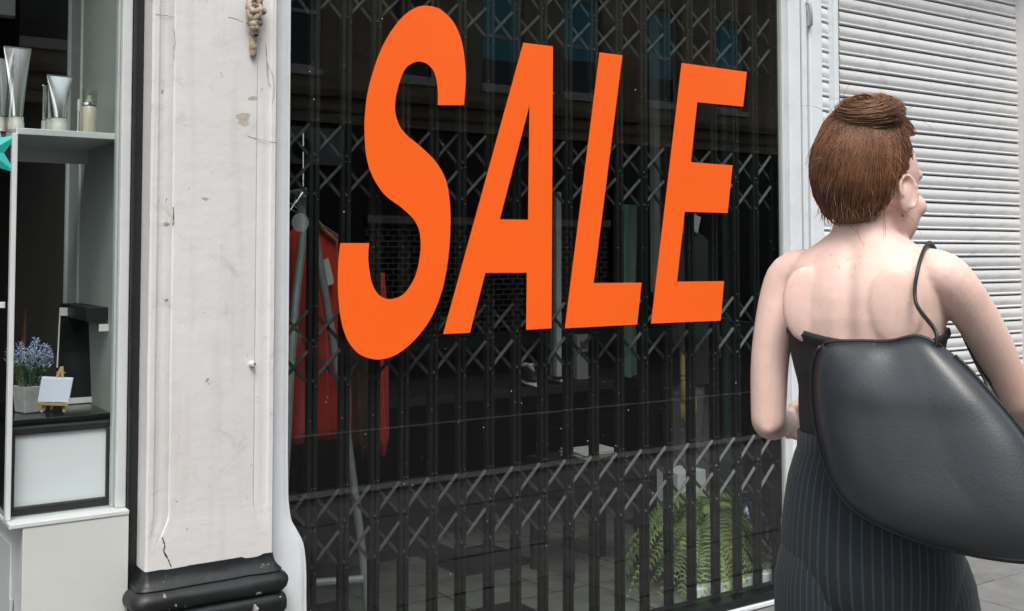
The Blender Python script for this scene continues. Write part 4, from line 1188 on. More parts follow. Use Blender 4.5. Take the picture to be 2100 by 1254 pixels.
# fern
FX, FYY = 3.40, 0.31
fn = thing('boston_fern', 'bushy green fern with arching fronds at the foot of the window', 'fern', (FX, FYY, 0.025))
MB().lathe([(0, 0), (0.075, 0), (0.10, 0.13), (0.105, 0.14), (0.095, 0.14), (0.09, 0.125), (0, 0.12)], n=28).build('pot', MT['whitemat'], fn, smooth=40)
def frond_mesh(seed, ln, rise, droop):
    rnd = random.Random(seed)
    b = MB()
    n = 36
    pts = []
    for k in range(n + 1):
        t = k / n
        pts.append(Vector((ln * (t - 0.10 * t * t), 0.012 * math.sin(3 * t + seed), rise * math.sin(math.pi * 0.5 * min(1, t * 1.6)) - droop * max(0, t - 0.28) ** 1.7)))
    b.tube(pts, [0.0022 * (1 - 0.7 * k / n) for k in range(n + 1)], 4)
    for k in range(2, n + 1):
        t = k / n
        w = 0.044 * math.sin(math.pi * min(1, 0.18 + 0.80 * t)) ** 0.8 + 0.004
        d = (pts[k] - pts[k - 1]).normalized()
        for s in (-1, 1):
            side = Vector((0, s, 0)) * 0.94 + d * 0.30 + Vector((0, 0, rnd.uniform(-0.45, 0.05)))
            side.normalize()
            p0 = pts[k]
            wd_ = 0.0058 * (1.1 - 0.4 * t)
            tip = p0 + side * w * rnd.uniform(0.85, 1.1) + Vector((0, 0, -0.006))
            mid = p0 + side * w * 0.5 + Vector((0, 0, 0.003))
            q = d * wd_
            b.add([p0 - q * 0.6, p0 + q * 0.8, mid + q, mid - q, tip], [(0, 1, 2, 3), (3, 2, 4)])
    me = bpy.data.meshes.new('frond')
    me.from_pydata([tuple(p) for p in b.v], [], b.f)
    me.materials.append(MT['fern'])
    return me
fms = [frond_mesh(i, 0.36 + 0.04 * (i % 3), 0.12 + 0.045 * (i % 4), 0.50 + 0.14 * (i % 3)) for i in range(8)]
rf = random.Random(3)
for k in range(120):
    o = link_mesh('frond', fms[k % 8], None, fn)
    a = k * 2.39996 + rf.uniform(-0.2, 0.2)
    o.location = (0.03 * math.cos(a), 0.02 * math.sin(a), 0.10 + rf.uniform(0, 0.05))
    sy_ = abs(math.sin(a))
    sc = (1.0 - 0.48 * sy_) * rf.uniform(0.85, 1.12)
    if math.sin(a) < 0: sc *= 0.80
    o.scale = (sc * 1.08, 0.9 + 0.2 * rf.random(), rf.uniform(0.8, 1.1))
    o.rotation_euler = (rf.uniform(-0.3, 0.3), -rf.choice((0.0, 0.2, 0.35, 0.1, 0.28)) - rf.uniform(0, 0.2), a)

# dark blue glazed vase, white box, little plant and white trough
vz = at(1528, 1100, 0.40)
vs_o = thing('blue_vase', 'round dark blue glazed vase behind the right side of the fern', 'vase', (vz.x, 0.40, 0.025))
MB().lathe([(0, 0), (0.07, 0.0), (0.115, 0.06), (0.135, 0.14), (0.125, 0.22), (0.085, 0.28), (0.05, 0.30), (0.055, 0.32), (0.045, 0.32), (0.04, 0.30), (0, 0.30)], n=40).build('vase_body', MT['bluegloss'], vs_o, smooth=60)
MB().lathe([(0.046, 0.318), (0.062, 0.322), (0.058, 0.332), (0.046, 0.33)], n=30).build('rim', MT['bluegloss'], vs_o, smooth=60)
wx = at(1576, 1100, 0.30)
wbx = MB().box(-0.06, 0.075, -0.01, 0.09, 0, at(1576, 1072, 0.30).z - 0.025).build('white_box', MT['whitemat'], bevel=0.003)
wbx.location = (wx.x + 0.045, 0.31, 0.025)
tag(wbx, 'upright white box at the right end of the sale window', 'box')
lp = at(1572, 1180, 0.20)
lpo = thing('small_plant', 'small round-leaved plant in front of the upright white box', 'plant', (lp.x, 0.21, 0.025))
MB().lathe([(0, 0), (0.022, 0), (0.03, 0.045), (0.027, 0.045), (0, 0.04)], n=18).build('pot', MT['whitemat'], lpo, smooth=40)
lb = MB()
for k in range(60):
    a = random.uniform(0, 6.28); rr0 = 0.05 * math.sqrt(random.random())
    c = Vector((rr0 * math.cos(a), rr0 * math.sin(a), 0.055 + random.uniform(0, 0.06)))
    nn = Vector((random.uniform(-1, 1), random.uniform(-1, 0.2), random.uniform(0.2, 1))).normalized()
    u = nn.orthogonal().normalized(); w = nn.cross(u)
    lb.add([c + (u * math.cos(q) + w * math.sin(q)) * 0.009 for q in [i * math.pi / 3 for i in range(6)]], [tuple(range(6))])
lb.build('leaves', MT['leaf'], lpo)
tgx0, tgx1 = at(1425, 1210, 0.14).x, at(1592, 1205, 0.14).x
trg = MB().box(0, tgx1 - tgx0, 0, 0.05, 0, 0.036).build('white_trough', MT['whitemat'], bevel=0.003)
trg.location = (tgx0, 0.125, 0.026)
tag(trg, 'low white strip along the window foot in front of the fern', 'trough')

# low table with magazines; display table with shoes and bag
mgp = at(1208, 936, 0.70)
lt = thing('low_table', 'low black table under the magazines deep in the window', 'table', (mgp.x, 0.72, 0.025))
zt2 = mgp.z
MB(off=(mgp.x, 0.72, 0.025)).box(mgp.x - 0.22, mgp.x + 0.22, 0.56, 0.88, zt2 - 0.03, zt2 - 0.002).build('top', MT['ink'], lt, bevel=0.002)
for sx_ in (-1, 1):
    for sy2 in (-1, 1):
        MB(off=(mgp.x, 0.72, 0.025)).box(mgp.x + sx_ * 0.19 - 0.015, mgp.x + sx_ * 0.19 + 0.015, 0.72 + sy2 * 0.13 - 0.015, 0.72 + sy2 * 0.13 + 0.015, 0.025, zt2 - 0.031).build('leg', MT['ink'], lt)
for k in range(5):
    w, d = 0.10, 0.13
    b = MB()
    rings = []
    for q in range(7):
        t = q / 6 * 2 - 1
        lift = 0.006 * t * t * (1 if t > 0 else 0.6)
        rings.append([Vector((t * w, -d * 0.6, lift)), Vector((t * w, d * 0.6, lift)), Vector((t * w, d * 0.6, lift + 0.004)), Vector((t * w, -d * 0.6, lift + 0.004))])
    o = b.loft(rings).build('magazine', MT['card'])
    o.location = (mgp.x + random.uniform(-0.012, 0.012), 0.70 + random.uniform(-0.01, 0.01), zt2 + 0.0005 + k * 0.0062)
    o.rotation_euler = (0, 0, random.uniform(-0.2, 0.2))
    pos = ['lowest', 'second', 'third', 'fourth', 'topmost'][k]
    tag(o, f'pale curled magazine, {pos} from the bottom of the small pile' if k else 'pale curled magazine at the bottom of the small pile', 'magazine', 'magazines on the low black table')
shp = at(1085, 786, 1.2)
tb = thing('display_table', 'long black table with white shoes, deep in the shop', 'table', (shp.x + 0.2, 1.3, 0.025))
TBO = (shp.x + 0.2, 1.3, 0.025)
zt3 = shp.z
MB(off=TBO).box(shp.x - 1.25, shp.x + 0.75, 1.05, 1.65, zt3 - 0.04, zt3 - 0.002).build('top', MT['ink'], tb, bevel=0.003)
for xx in (shp.x - 1.2, shp.x + 0.7):
    for yy_ in (1.10, 1.60):
        MB(off=TBO).box(xx - 0.025, xx + 0.025, yy_ - 0.025, yy_ + 0.025, 0.025, zt3 - 0.041).build('leg', MT['ink'], tb)
def shoe(x, y, rz, label):
    o = thing('sneaker', label, 'shoe', (x, y, zt3), rz, 'white laced shoes on the black table')
    prof_ = [(-0.12, 0.028, 0.055), (-0.10, 0.036, 0.075), (-0.05, 0.037, 0.080), (0.0, 0.038, 0.070), (0.06, 0.042, 0.052), (0.10, 0.036, 0.040), (0.125, 0.018, 0.026)]
    MB().loft([[Vector((px__, w * math.cos(t), 0.018 + hh * (0.5 + 0.5 * math.sin(t)))) for t in [2 * math.pi * q / 16 for q in range(16)]] for px__, w, hh in prof_]).build('upper', MT['ink'], o, smooth=180)
    MB().loft([[Vector((px__ * 1.03, w * 1.08 * math.cos(t), 0.011 + 0.011 * math.sin(t))) for t in [2 * math.pi * q / 16 for q in range(16)]] for px__, w, hh in prof_]).build('sole', MT['card'], o, smooth=60)
    lc = MB()
    for q in range(5):
        xq = 0.0 + q * 0.018
        lc.tube([(xq, -0.026, 0.072 - q * 0.006), (xq + 0.008, 0, 0.092 - q * 0.008), (xq, 0.026, 0.072 - q * 0.006)], 0.0042, 6)
    for s in (-1, 1):
        lc.tube(catmull([(0, 0, 0.094), (0.012, s * 0.03, 0.10), (-0.012, s * 0.045, 0.085), (0.0, s * 0.01, 0.092)], 4, False), 0.0042, 6)
    lc.build('laces', MT['card'], o, smooth=60)
shoe(shp.x - 0.02, 1.16, R(-110), 'left of two dark shoes with bright white laces on the table')
shoe(shp.x + 0.16, 1.20, R(-100), 'right of two dark shoes with bright white laces on the table')
bgx = at(1188, 788, 1.2)
pb2 = thing('paper_bag', 'small grey printed paper bag standing on the black table', 'paper bag', (bgx.x + 0.02, 1.2, zt3))
MB().box(-0.055, 0.055, -0.03, 0.03, 0.0, 0.22).build('bag_body', mat('grey_paper', (0.36, 0.36, 0.35), 0.8, var=0.1), pb2, bevel=0.002)
ip = MB()
for q, (x0, x1) in enumerate(((-0.036, -0.024), (-0.018, -0.006), (0.0, 0.006), (0.012, 0.02), (0.026, 0.036))):
    ip.box(x0, x1, -0.0315, -0.0302, 0.15, 0.19)
ip.box(-0.036, 0.036, -0.0315, -0.0302, 0.115, 0.138)
ip.build('print', MT['ink'], pb2)
for s in (-1, 1):
    MB().tube(catmull([(-0.03, s * 0.02, 0.215), (-0.02, s * 0.02, 0.27), (0.02, s * 0.02, 0.27), (0.03, s * 0.02, 0.215)], 5, False), 0.002, 6).build('handle', MT['ink'], pb2)
# sea-green hanging cloth and thin iron column
ga, gb = at(1276, 700, 1.0), at(1306, 700, 1.0)
gzt, gzb = at(1290, 420, 1.0).z, at(1290, 770, 1.0).z
gc = thing('green_banner', 'narrow sea-green cloth banner hanging inside between letters L and E', 'banner', ((ga.x + gb.x) / 2, 1.0, gzb))
GCO = ((ga.x + gb.x) / 2, 1.0, gzb)
rgs = []
for k in range(12):
    z = gzt + (gzb - gzt) * k / 11
    rgs.append([Vector((ga.x + (gb.x - ga.x) * q / 8, 1.0 + 0.006 * math.sin(q * 1.3 + k * 0.5), z - (0.012 * (4 - abs(q - 4)) / 4 if k == 11 else 0))) for q in range(9)] + [Vector((ga.x + (gb.x - ga.x) * q / 8, 1.004 + 0.006 * math.sin(q * 1.3 + k * 0.5), z)) for q in reversed(range(9))])
MB(off=GCO).loft(rgs).build('cloth', MT['greencloth'], gc, smooth=60)
MB(off=GCO).tube([(GCO[0], 1.002, gzt), (GCO[0], 1.002, 2.998)], 0.002, 6).build('cord', MT['ink'], gc)
clx = at(1490, 700, 1.2)
cl = thing('iron_column', 'thin sea-green cast iron column right of the mannequin', 'column', (clx.x, 1.2, 0.025))
zb_ = at(1490, 908, 1.2).z - 0.025
MB().lathe([(0, 0), (0.09, 0), (0.09, zb_ * 0.8), (0.06, zb_ * 0.86), (0.05, zb_), (0.034, zb_ + 0.05), (0.027, zb_ + 0.07), (0.030, zb_ + 0.08), (0.026, zb_ + 0.09), (0.022, 1.6), (0.022, 2.9), (0.05, 2.95), (0.05, 2.97), (0, 2.97)], n=24).build('column_shaft', MT['greeniron'], cl, smooth=40)
# loop of blue cable by the column
cb = MB()
p0, p1 = at(1482, 616, 0.5), at(1524, 640, 0.5)
p2 = at(1482, 653, 0.5)
cb.tube(catmull([Vector(), (p1 - p0) * 0.5 + Vector((0, 0, 0.008)), p1 - p0, p1 - p0 + Vector((0.06, 0, -0.05)), (p1 - p0) * 0.6 + Vector((0, 0, -0.062)), p2 - p0, p2 - p0 + Vector((-0.2, 0.1, 0))], 6, False), 0.0022, 6)
cbo = cb.build('blue_cable', mat('blue_cable', (0.03, 0.25, 0.5), 0.4, var=0.05), smooth=60)
cbo.location = p0
tag(cbo, 'thin bright blue cable slung right of the letter E', 'cable')

# ================================================================== THE PASSER-BY
PB = Vector((1.722, -1.866, 0.0))
va = math.atan2(PB.y + CAM_D, PB.x)
per = thing('person', 'woman with brown hair tied up, bare back, strapless black top and pinstripe trousers', 'person', (PB.x, PB.y, 0.0), va - math.pi / 2)
BY = R(20)
def BP(r, f, z):
    return Vector((r * math.cos(BY) + f * math.sin(BY), -r * math.sin(BY) + f * math.cos(BY), z))
HY_ = R(42)
HC = Vector((0.018, 0.012, 1.538))
HS = 1.06
def HP(r, f, z):
    return HC + Vector((r * math.cos(HY_) + f * math.sin(HY_), -r * math.sin(HY_) + f * math.cos(HY_), z)) * HS
TOR = [(0.86, 0.158, 0.112, 0.0), (0.92, 0.158, 0.112, 0.0), (1.00, 0.142, 0.100, 0.003), (1.08, 0.118, 0.086, 0.006), (1.16, 0.121, 0.088, 0.004), (1.24, 0.133, 0.096, 0.0), (1.30, 0.143, 0.098, -0.004), (1.35, 0.146, 0.092, -0.008), (1.385, 0.142, 0.080, -0.010), (1.41, 0.130, 0.072, -0.008), (1.435, 0.094, 0.062, -0.004), (1.46, 0.060, 0.055, 0.0), (1.50, 0.051, 0.052, 0.006), (1.55, 0.050, 0.052, 0.012)]
def tor(z):
    for p, q in zip(TOR[:-1], TOR[1:]):
        if p[0] <= z <= q[0]:
            t = (z - p[0]) / (q[0] - p[0])
            return [p[i] + (q[i] - p[i]) * t for i in (1, 2, 3)]
    return TOR[0][1:] if z < TOR[0][0] else TOR[-1][1:]
def tring(z, grow=0.0, n=48, e=2.4):
    a, b, cf = tor(z)
    out = []
    for k in range(n):
        t = 2 * math.pi * k / n
        c, s = math.cos(t), math.sin(t)
        out.append(BP((a + grow) * math.copysign(abs(c) ** (2 / e), c), cf + (b + grow) * math.copysign(abs(s) ** (2 / e), s), z))
    return out
B = MB()
B.loft([tring(0.86 + 0.02 * k) for k in range(35)])
def arm(pts, rads):
    P = catmull(pts, 7, False)
    n = len(P) - 1
    rr = []
    for i in range(len(P)):
        t = i / n * (len(rads) - 1)
        k = min(int(t), len(rads) - 2)
        rr.append(rads[k] + (rads[k + 1] - rads[k]) * (t - k))
    B.tube(P, rr, 18)
    B.ball(P[0], rr[0], 16, 10); B.ball(P[-1], rr[-1], 14, 8)
def hand(wr, d, nrm, side, curl=0.9):
    """palm, four unequal fingers and a thumb leaving the side of the palm"""
    d = d.normalized(); nrm = (nrm - d * nrm.dot(d)).normalized()
    s = d.cross(nrm) * side
    pc = wr + d * 0.05
    rings = []
    for t, w, h in ((0.0, 0.024, 0.018), (0.03, 0.033, 0.017), (0.065, 0.039, 0.015), (0.092, 0.037, 0.012)):
        rings.append([wr + d * t + s * (w * math.cos(q)) + nrm * (h * math.sin(q)) for q in [2 * math.pi * k / 14 for k in range(14)]])
    B.loft(rings)
    for o, ln, r in ((-0.029, 0.060, 0.0075), (-0.010, 0.072, 0.0082), (0.010, 0.078, 0.0084), (0.029, 0.070, 0.008)):
        p = wr + d * 0.086 + s * o
        pts, dd = [p], d
        for seg in (0.45, 0.32, 0.25):
            dd = (dd * math.cos(curl * 0.5) - nrm * math.sin(curl * 0.5)).normalized()
            pts.append(pts[-1] + dd * ln * seg)
            nn = dd.cross(s).normalized()
            nrm2 = nn if nn.dot(nrm) > 0 else -nn
            dd = (dd * math.cos(curl * 0.35) - nrm2 * math.sin(curl * 0.35)).normalized()
        B.tube(pts, [r, r, r * 0.92, r * 0.8], 10)
        B.ball(pts[-1], r * 0.8, 8, 6)
    p = wr + d * 0.026 + s * 0.030
    q1 = p + d * 0.030 + s * 0.020 - nrm * 0.012
    q2 = q1 + d * 0.028 - nrm * 0.014 + s * 0.001
    B.tube([p, q1, q2], [0.012, 0.0105, 0.008], 10)
    B.ball(q2, 0.008, 8, 6)
# left arm: hangs to the elbow, forearm carried forward
shL, shR = BP(-0.155, -0.004, 1.368), BP(0.152, -0.004, 1.372)
elL = Vector((-0.184, 0.035, 1.100))
wrL = Vector((-0.165, 0.275, 1.060))
arm([BP(-0.10, -0.004, 1.385), shL, shL.lerp(elL, 0.5) + Vector((-0.012, -0.005, 0)), elL], [0.044, 0.0425, 0.0375, 0.0335])
arm([elL, elL.lerp(wrL, 0.35) + Vector((-0.006, 0, -0.006)), wrL], [0.0335, 0.036, 0.024])
B.ball(elL + Vector((0.0, -0.014, -0.012)), 0.020, 12, 8)
hand(wrL, wrL - elL, Vector((-1, 0.3, 0.2)), 1, 1.0)
# right arm: swung forward and out over the bag
elR = Vector((0.256, 0.065, 1.150))
wrR = Vector((0.335, 0.250, 1.045))
arm([BP(0.10, -0.004, 1.387), shR, shR.lerp(elR, 0.5) + Vector((0.012, -0.004, 0.004)), elR], [0.044, 0.0425, 0.0375, 0.0335])
arm([elR, elR.lerp(wrR, 0.35) + Vector((0.006, 0, -0.004)), wrR], [0.0335, 0.036, 0.024])
hand(wrR, wrR - elR, Vector((0.8, -0.5, 0.3)), -1, 1.1)
# legs inside the trousers, mid-stride
hipL, hipR = BP(-0.074, 0, 0.90), BP(0.074, 0, 0.90)
knL, anL = BP(-0.085, 0.02, 0.49), BP(-0.09, -0.22, 0.115)
knR, anR = BP(0.085, 0.14, 0.50), BP(0.09, 0.20, 0.095)
arm([hipL, hipL.lerp(knL, 0.5), knL], [0.076, 0.066, 0.047]); arm([knL, knL.lerp(anL, 0.35), anL], [0.047, 0.048, 0.032])
arm([hipR, hipR.lerp(knR, 0.5), knR], [0.076, 0.066, 0.047]); arm([knR, knR.lerp(anR, 0.35), anR], [0.047, 0.048, 0.032])
# head: skull, jaw, chin, nose, brow, ears
def hball(r, f, z, rad, n=20, m=14):
    rings = []
    for i in range(m + 1):
        th = min(max(math.pi * i / m, 0.02), math.pi - 0.02)
        rings.append([HP(r + rad[0] * math.sin(th) * math.cos(2 * math.pi * k / n), f + rad[1] * math.sin(th) * math.sin(2 * math.pi * k / n), z - rad[2] * math.cos(th)) for k in range(n)])
    B.loft(rings)
hball(0, -0.012, 0.030, (0.074, 0.095, 0.094))
hball(0, 0.024, -0.035, (0.060, 0.064, 0.074))
hball(0, 0.056, -0.092, (0.026, 0.024, 0.020))
hball(0, 0.066, 0.028, (0.050, 0.022, 0.018))
for s in (-1, 1):
    hball(s * 0.036, 0.062, -0.028, (0.022, 0.018, 0.022), 12, 8)
    hball(s * 0.074, -0.006, -0.012, (0.009, 0.018, 0.030), 14, 10)
for s in (-1, 1):
    B.tube([HP(s * (0.083 + 0.004 * math.cos(q)), -0.010 + 0.017 * math.cos(q + 0.25), -0.006 + 0.029 * math.sin(q)) for q in [R(-80 + 25 * k) for k in range(12)]], 0.0042, 8)
B.tube([HP(0, 0.086, 0.018), HP(0, 0.100, -0.010), HP(0, 0.108, -0.030)], [0.008, 0.010, 0.013], 12)
B.ball(HP(0, 0.104, -0.032), 0.013, 10, 8)
B.tube([BP(0, -0.004, 1.42), BP(0, 0.004, 1.48), HP(0, -0.020, -0.04)], [0.056, 0.051, 0.050], 20)
# shoulder blades
for s in (-1, 1):
    B.ball(BP(s * 0.082, -0.083, 1.325), (0.046, 0.015, 0.072), 14, 10)
me0 = bpy.data.meshes.new('raw_body')
me0.from_pydata([tuple(p) for p in B.v], [], B.f)
tmp = bpy.data.objects.new('raw_body', me0)
COL.objects.link(tmp)
bm = bmesh.new(); bm.from_mesh(me0); bmesh.ops.recalc_face_normals(bm, faces=bm.faces); bm.to_mesh(me0); bm.free()
rm = tmp.modifiers.new('r', 'REMESH'); rm.mode = 'VOXEL'; rm.voxel_size = 0.0038; rm.use_smooth_shade = True
smo = tmp.modifiers.new('s', 'SMOOTH'); smo.factor = 0.5; smo.iterations = 7
dg = bpy.context.evaluated_depsgraph_get()
body_me = bpy.data.meshes.new_from_object(tmp.evaluated_get(dg))
bpy.data.objects.remove(tmp)
body_me.name = 'body'
cb_, sb_ = math.cos(BY), math.sin(BY)
for v in body_me.vertices:
    u, w, z = v.co
    r = u * cb_ - w * sb_; f = u * sb_ + w * cb_
    if f < -0.02 and 0.95 < z < 1.47 and abs(r) < 0.12:
        g = math.exp(-(r / 0.016) ** 2) * min(1, (z - 0.95) / 0.1) * min(1, (1.47 - z) / 0.06)
        d = 0.008 * g
        v.co.x += sb_ * d; v.co.y += cb_ * d
body_me.polygons.foreach_set('use_smooth', [True] * len(body_me.polygons))
body_me.materials.clear(); body_me.materials.append(MT['skin'])
body = link_mesh('body', body_me, MT['skin'], per)
for s in (-1, 1):
    e = MB()
    def eb(b, r, f, z, q):
        rings = []
        for i in range(9):
            th = min(max(math.pi * i / 8, 0.02), math.pi - 0.02)
            rings.append([HP(r + q * math.sin(th) * math.cos(2 * math.pi * k / 14), f + q * math.sin(th) * math.sin(2 * math.pi * k / 14), z - q * math.cos(th)) for k in range(14)])
        b.loft(rings)
    eb(e, s * 0.030, 0.0590, 0.004, 0.0125)
    eye = e.build('eye', MT['eyew'], per, smooth=180)
    i_ = MB(); eb(i_, s * 0.0305, 0.0680, 0.004, 0.0052); i_.build('iris', MT['iris'], eye, smooth=180)
    MB().tube([HP(s * 0.016, 0.0875, 0.024), HP(s * 0.032, 0.083, 0.029), HP(s * 0.046, 0.068, 0.025)], [0.002, 0.003, 0.0015], 6).build('eyebrow', MT['hair'], per, smooth=60)
MB().tube([HP(-0.022, 0.078, -0.062), HP(0, 0.090, -0.060), HP(0.022, 0.078, -0.062)], [0.002, 0.0055, 0.002], 8).build('mouth', MT['lips'], per, smooth=60)

# strapless top
rings = []
for k in range(24):
    z = 1.045 + (1.272 - 1.045) * k / 23
    ring = tring(z, 0.0075 + (0.004 if k in (22,) else 0), 64)
    for j, p in enumerate(ring):
        q = 2 * math.pi * j / 64
        p.z += (0.012 * math.sin(q * 2 + 0.6) * k / 23) if k > 8 else 0
        w = 0.0022 * math.sin(q * 3 + k * 0.55) + 0.003 * mnoise.noise(p * 14)
        p.x += w * math.cos(q); p.y += w * math.sin(q)
    rings.append(ring)
inner_r = [[p * 1.0 for p in tring(1.268, 0.001, 64)]]
for j, p in enumerate(inner_r[0]): p.z += 0.012 * math.sin(2 * math.pi * j / 64 * 2 + 0.6)
MB().loft(rings + inner_r, cap=False).build('strapless_top', MT['top'], per, smooth=180)

# pinstripe trousers
tr = MB()
def tr_ring(c, a, b, z, n=72, seed=0.0, amp=0.0):
    out = []
    for k in range(n):
        t = 2 * math.pi * k / n
        w = 1 + amp * (mnoise.noise(Vector((math.cos(t) * 1.4 + seed, math.sin(t) * 1.4, z * 5.0))) + 0.5 * math.sin(t * 5 + z * 6 + seed))
        cc_, ss = math.cos(t), math.sin(t)
        out.append(BP(c[0] + a * w * math.copysign(abs(cc_) ** 0.88, cc_), c[1] + b * w * math.copysign(abs(ss) ** 0.88, ss), z))
    return out
hip = [(1.085, 0.130, 0.100), (1.05, 0.132, 0.102), (1.045, 0.136, 0.104), (1.0, 0.150, 0.114), (0.95, 0.158, 0.122), (0.90, 0.163, 0.127), (0.85, 0.165, 0.128), (0.80, 0.160, 0.120), (0.76, 0.140, 0.10), (0.72, 0.10, 0.05)]
tr.loft([tr_ring((0, 0.0), a, b, z, 72, 0, 0.015) for z, a, b in reversed(hip)])
for s, kn, an in ((-1, BP(-0.085, 0.02, 0.49), -0.22), (1, None, 0.20)):
    fk = 0.02 if s < 0 else 0.14
    rg = []
    for k in range(22):
        t = k / 21
        z = 0.94 - 0.87 * t
        f = (fk * (t / 0.5) if t < 0.5 else fk + (an - fk) * (t - 0.5) / 0.5)
        f = f * (1 if t > 0.08 else t / 0.08)
        gq = min(1, t / 0.16); gq = gq * (2 - gq)
        a = (0.045 + 0.043 * gq) + 0.022 * t; b = (0.07 + 0.056 * gq) - 0.01 * t + 0.012 * math.sin(3.1 * t)
        rg.append(tr_ring((s * (0.074 + 0.022 * t), f), a, b, z, 56, s * 3, 0.05))
    tr.loft(list(reversed(rg)))
tr.build('trousers', MT['stripe'], per, smooth=180)
# shoes
for c, f0, pit in ((-0.09, -0.20, 0.5), (0.09, 0.22, 0.0)):
    sh_ = MB()
    rg = []
    for x, w, hh in ((-0.10, 0.022, 0.05), (-0.08, 0.033, 0.075), (-0.03, 0.035, 0.085), (0.03, 0.040, 0.065), (0.09, 0.045, 0.045), (0.13, 0.036, 0.032), (0.15, 0.014, 0.018)):
        lift = 0.001 + max(0, (0.06 - x)) * pit * 0.55
        rg.append([BP(c + w * math.cos(q), f0 + x, lift + hh * (0.5 + 0.5 * math.sin(q))) for q in [2 * math.pi * k / 18 for k in range(18)]])
    sh_.loft(rg)
    sh_.build('shoe', MT['shoe'], per, smooth=180)

# hair: a soft mass plus combed strands drawn up into a loose twist
def to_head(p):
    d = (p - HC) / HS
    return Vector((d.x * math.cos(HY_) - d.y * math.sin(HY_), d.x * math.sin(HY_) + d.y * math.cos(HY_), d.z))
CC, CR = Vector((0, -0.016, 0.040)), Vector((0.082, 0.102, 0.114))
def on_cap(d, g=1.0):
    d = d.normalized()
    q = 1 / math.sqrt((d.x / CR.x) ** 2 + (d.y / CR.y) ** 2 + (d.z / CR.z) ** 2)
    lump = 1 + 0.06 * max(0, -d.y) * max(0, 0.6 - d.z) + 0.025 * mnoise.noise(d * 2.6)
    p = CC + d * q * g * lump
    return p
def scalp(d):
    """hair grows here: crown, sides above the ears, back down to the nape"""
    d = d.normalized()
    if d.z > 0.55: return d.y < 0.80
    lim = 0.30 - 0.55 * max(0, 0.25 - d.z)
    low = -0.88 if d.y < -0.2 else -0.20 - 0.6 * max(0, -d.y)
    return d.y < lim and d.z > low
hairroot = MB()
n, m = 56, 36
idx = {}
for i in range(m + 1):
    th = math.pi * (i + 0.01) / (m + 0.02)
    for k in range(n):
        d = Vector((math.sin(th) * math.cos(2 * math.pi * k / n), math.sin(th) * math.sin(2 * math.pi * k / n), math.cos(th)))
        if True:
            idx[(i, k)] = len(hairroot.v)
            p = on_cap(d, 1.0 if scalp(d) else 0.86)
            hairroot.v.append(HP(*p))
for i in range(m):
    for k in range(n):
        d = Vector((math.sin(math.pi * (i + .5) / m) * math.cos(2 * math.pi * (k + .5) / n), math.sin(math.pi * (i + .5) / m) * math.sin(2 * math.pi * (k + .5) / n), math.cos(math.pi * (i + .5) / m)))
        if scalp(d):
            hairroot.f.append([idx[(i, k)], idx[(i, (k + 1) % n)], idx[(i + 1, (k + 1) % n)], idx[(i + 1, k)]]); hairroot.uv.append(None)
hr = hairroot.build('hair', MT['haircap'], per, smooth=180)
# where the twist sits, in head axes (high on the back, towards the right)
TW = Vector((0.046, -0.048, 0.125)).normalized()
rh = random.Random(11)
st_ = MB()
cnt_ = 0
while cnt_ < 3600:
    d = Vector((rh.gauss(0, 1), rh.gauss(0, 1), rh.gauss(0, 1))).normalized()
    if not scalp(d) or d.dot(TW) > 0.93: continue
    cnt_ += 1
    g0 = rh.uniform(1.0, 1.05)
    sway = Vector((rh.gauss(0, 1), rh.gauss(0, 1), rh.gauss(0, 1))) * 0.045
    tgt = (TW + Vector((rh.gauss(0, 1), rh.gauss(0, 1), rh.gauss(0, 1))) * 0.16).normalized()
    pts = []
    N = 9
    t0 = 0.0 if rh.random() < 0.55 else rh.uniform(0, 0.3)
    for k in range(N):
        t = t0 + (1 - t0) * k / (N - 1)
        dd = (d * (1 - t) + tgt * t)
        if dd.length < 0.2: dd += Vector((0.3, -0.3, 0))
        dd = dd.normalized() + sway * math.sin(math.pi * t) + Vector((0.20, 0.0, 0.0)) * math.sin(math.pi * t) * max(0, -d.z)
        gg = g0 + 0.03 * math.sin(math.pi * t) + (0.05 * max(0, t - 0.75) / 0.25)
        pts.append(HP(*on_cap(dd, gg)))
    w = rh.uniform(0.00035, 0.0008)
    st_.tube(pts, [w * 0.8] + [w] * (N - 2) + [w * 0.5], 3, cap=False)
st_.build('hair_strands', MT['hair'], hr, smooth=180)
# the loose twist: strands wound round its axis
tw = MB()
axc = on_cap(TW, 0.90)
e1 = TW.orthogonal().normalized(); e2 = TW.cross(e1)
for k in range(1100):
    a = rh.uniform(0, 6.28); rr1 = 0.046 * math.sqrt(rh.random()) + 0.004
    turns = rh.uniform(0.5, 1.1); hh = rh.uniform(-0.014, 0.016)
    pts = []
    for q in range(9):
        t = q / 8
        ang = a + turns * math.pi * 2 * t * 0.7
        dome = 0.027 * math.sqrt(max(0, 1 - (rr1 / 0.052) ** 2))
        pts.append(HP(*(axc + (e1 * math.cos(ang) * 1.15 + e2 * math.sin(ang) * 0.85) * rr1 * (1 + 0.1 * math.sin(7 * t + a)) + TW * (dome + hh * t))))
    w = rh.uniform(0.0004, 0.0009)
    tw.tube(pts, [w * 0.5] + [w] * 7 + [w * 0.5], 3, cap=False)
tw.ball(HP(*axc), (0.038, 0.038, 0.018), 20, 12)
tw.build('hair_twist', MT['hair'], hr, smooth=180)
fw_ = MB()
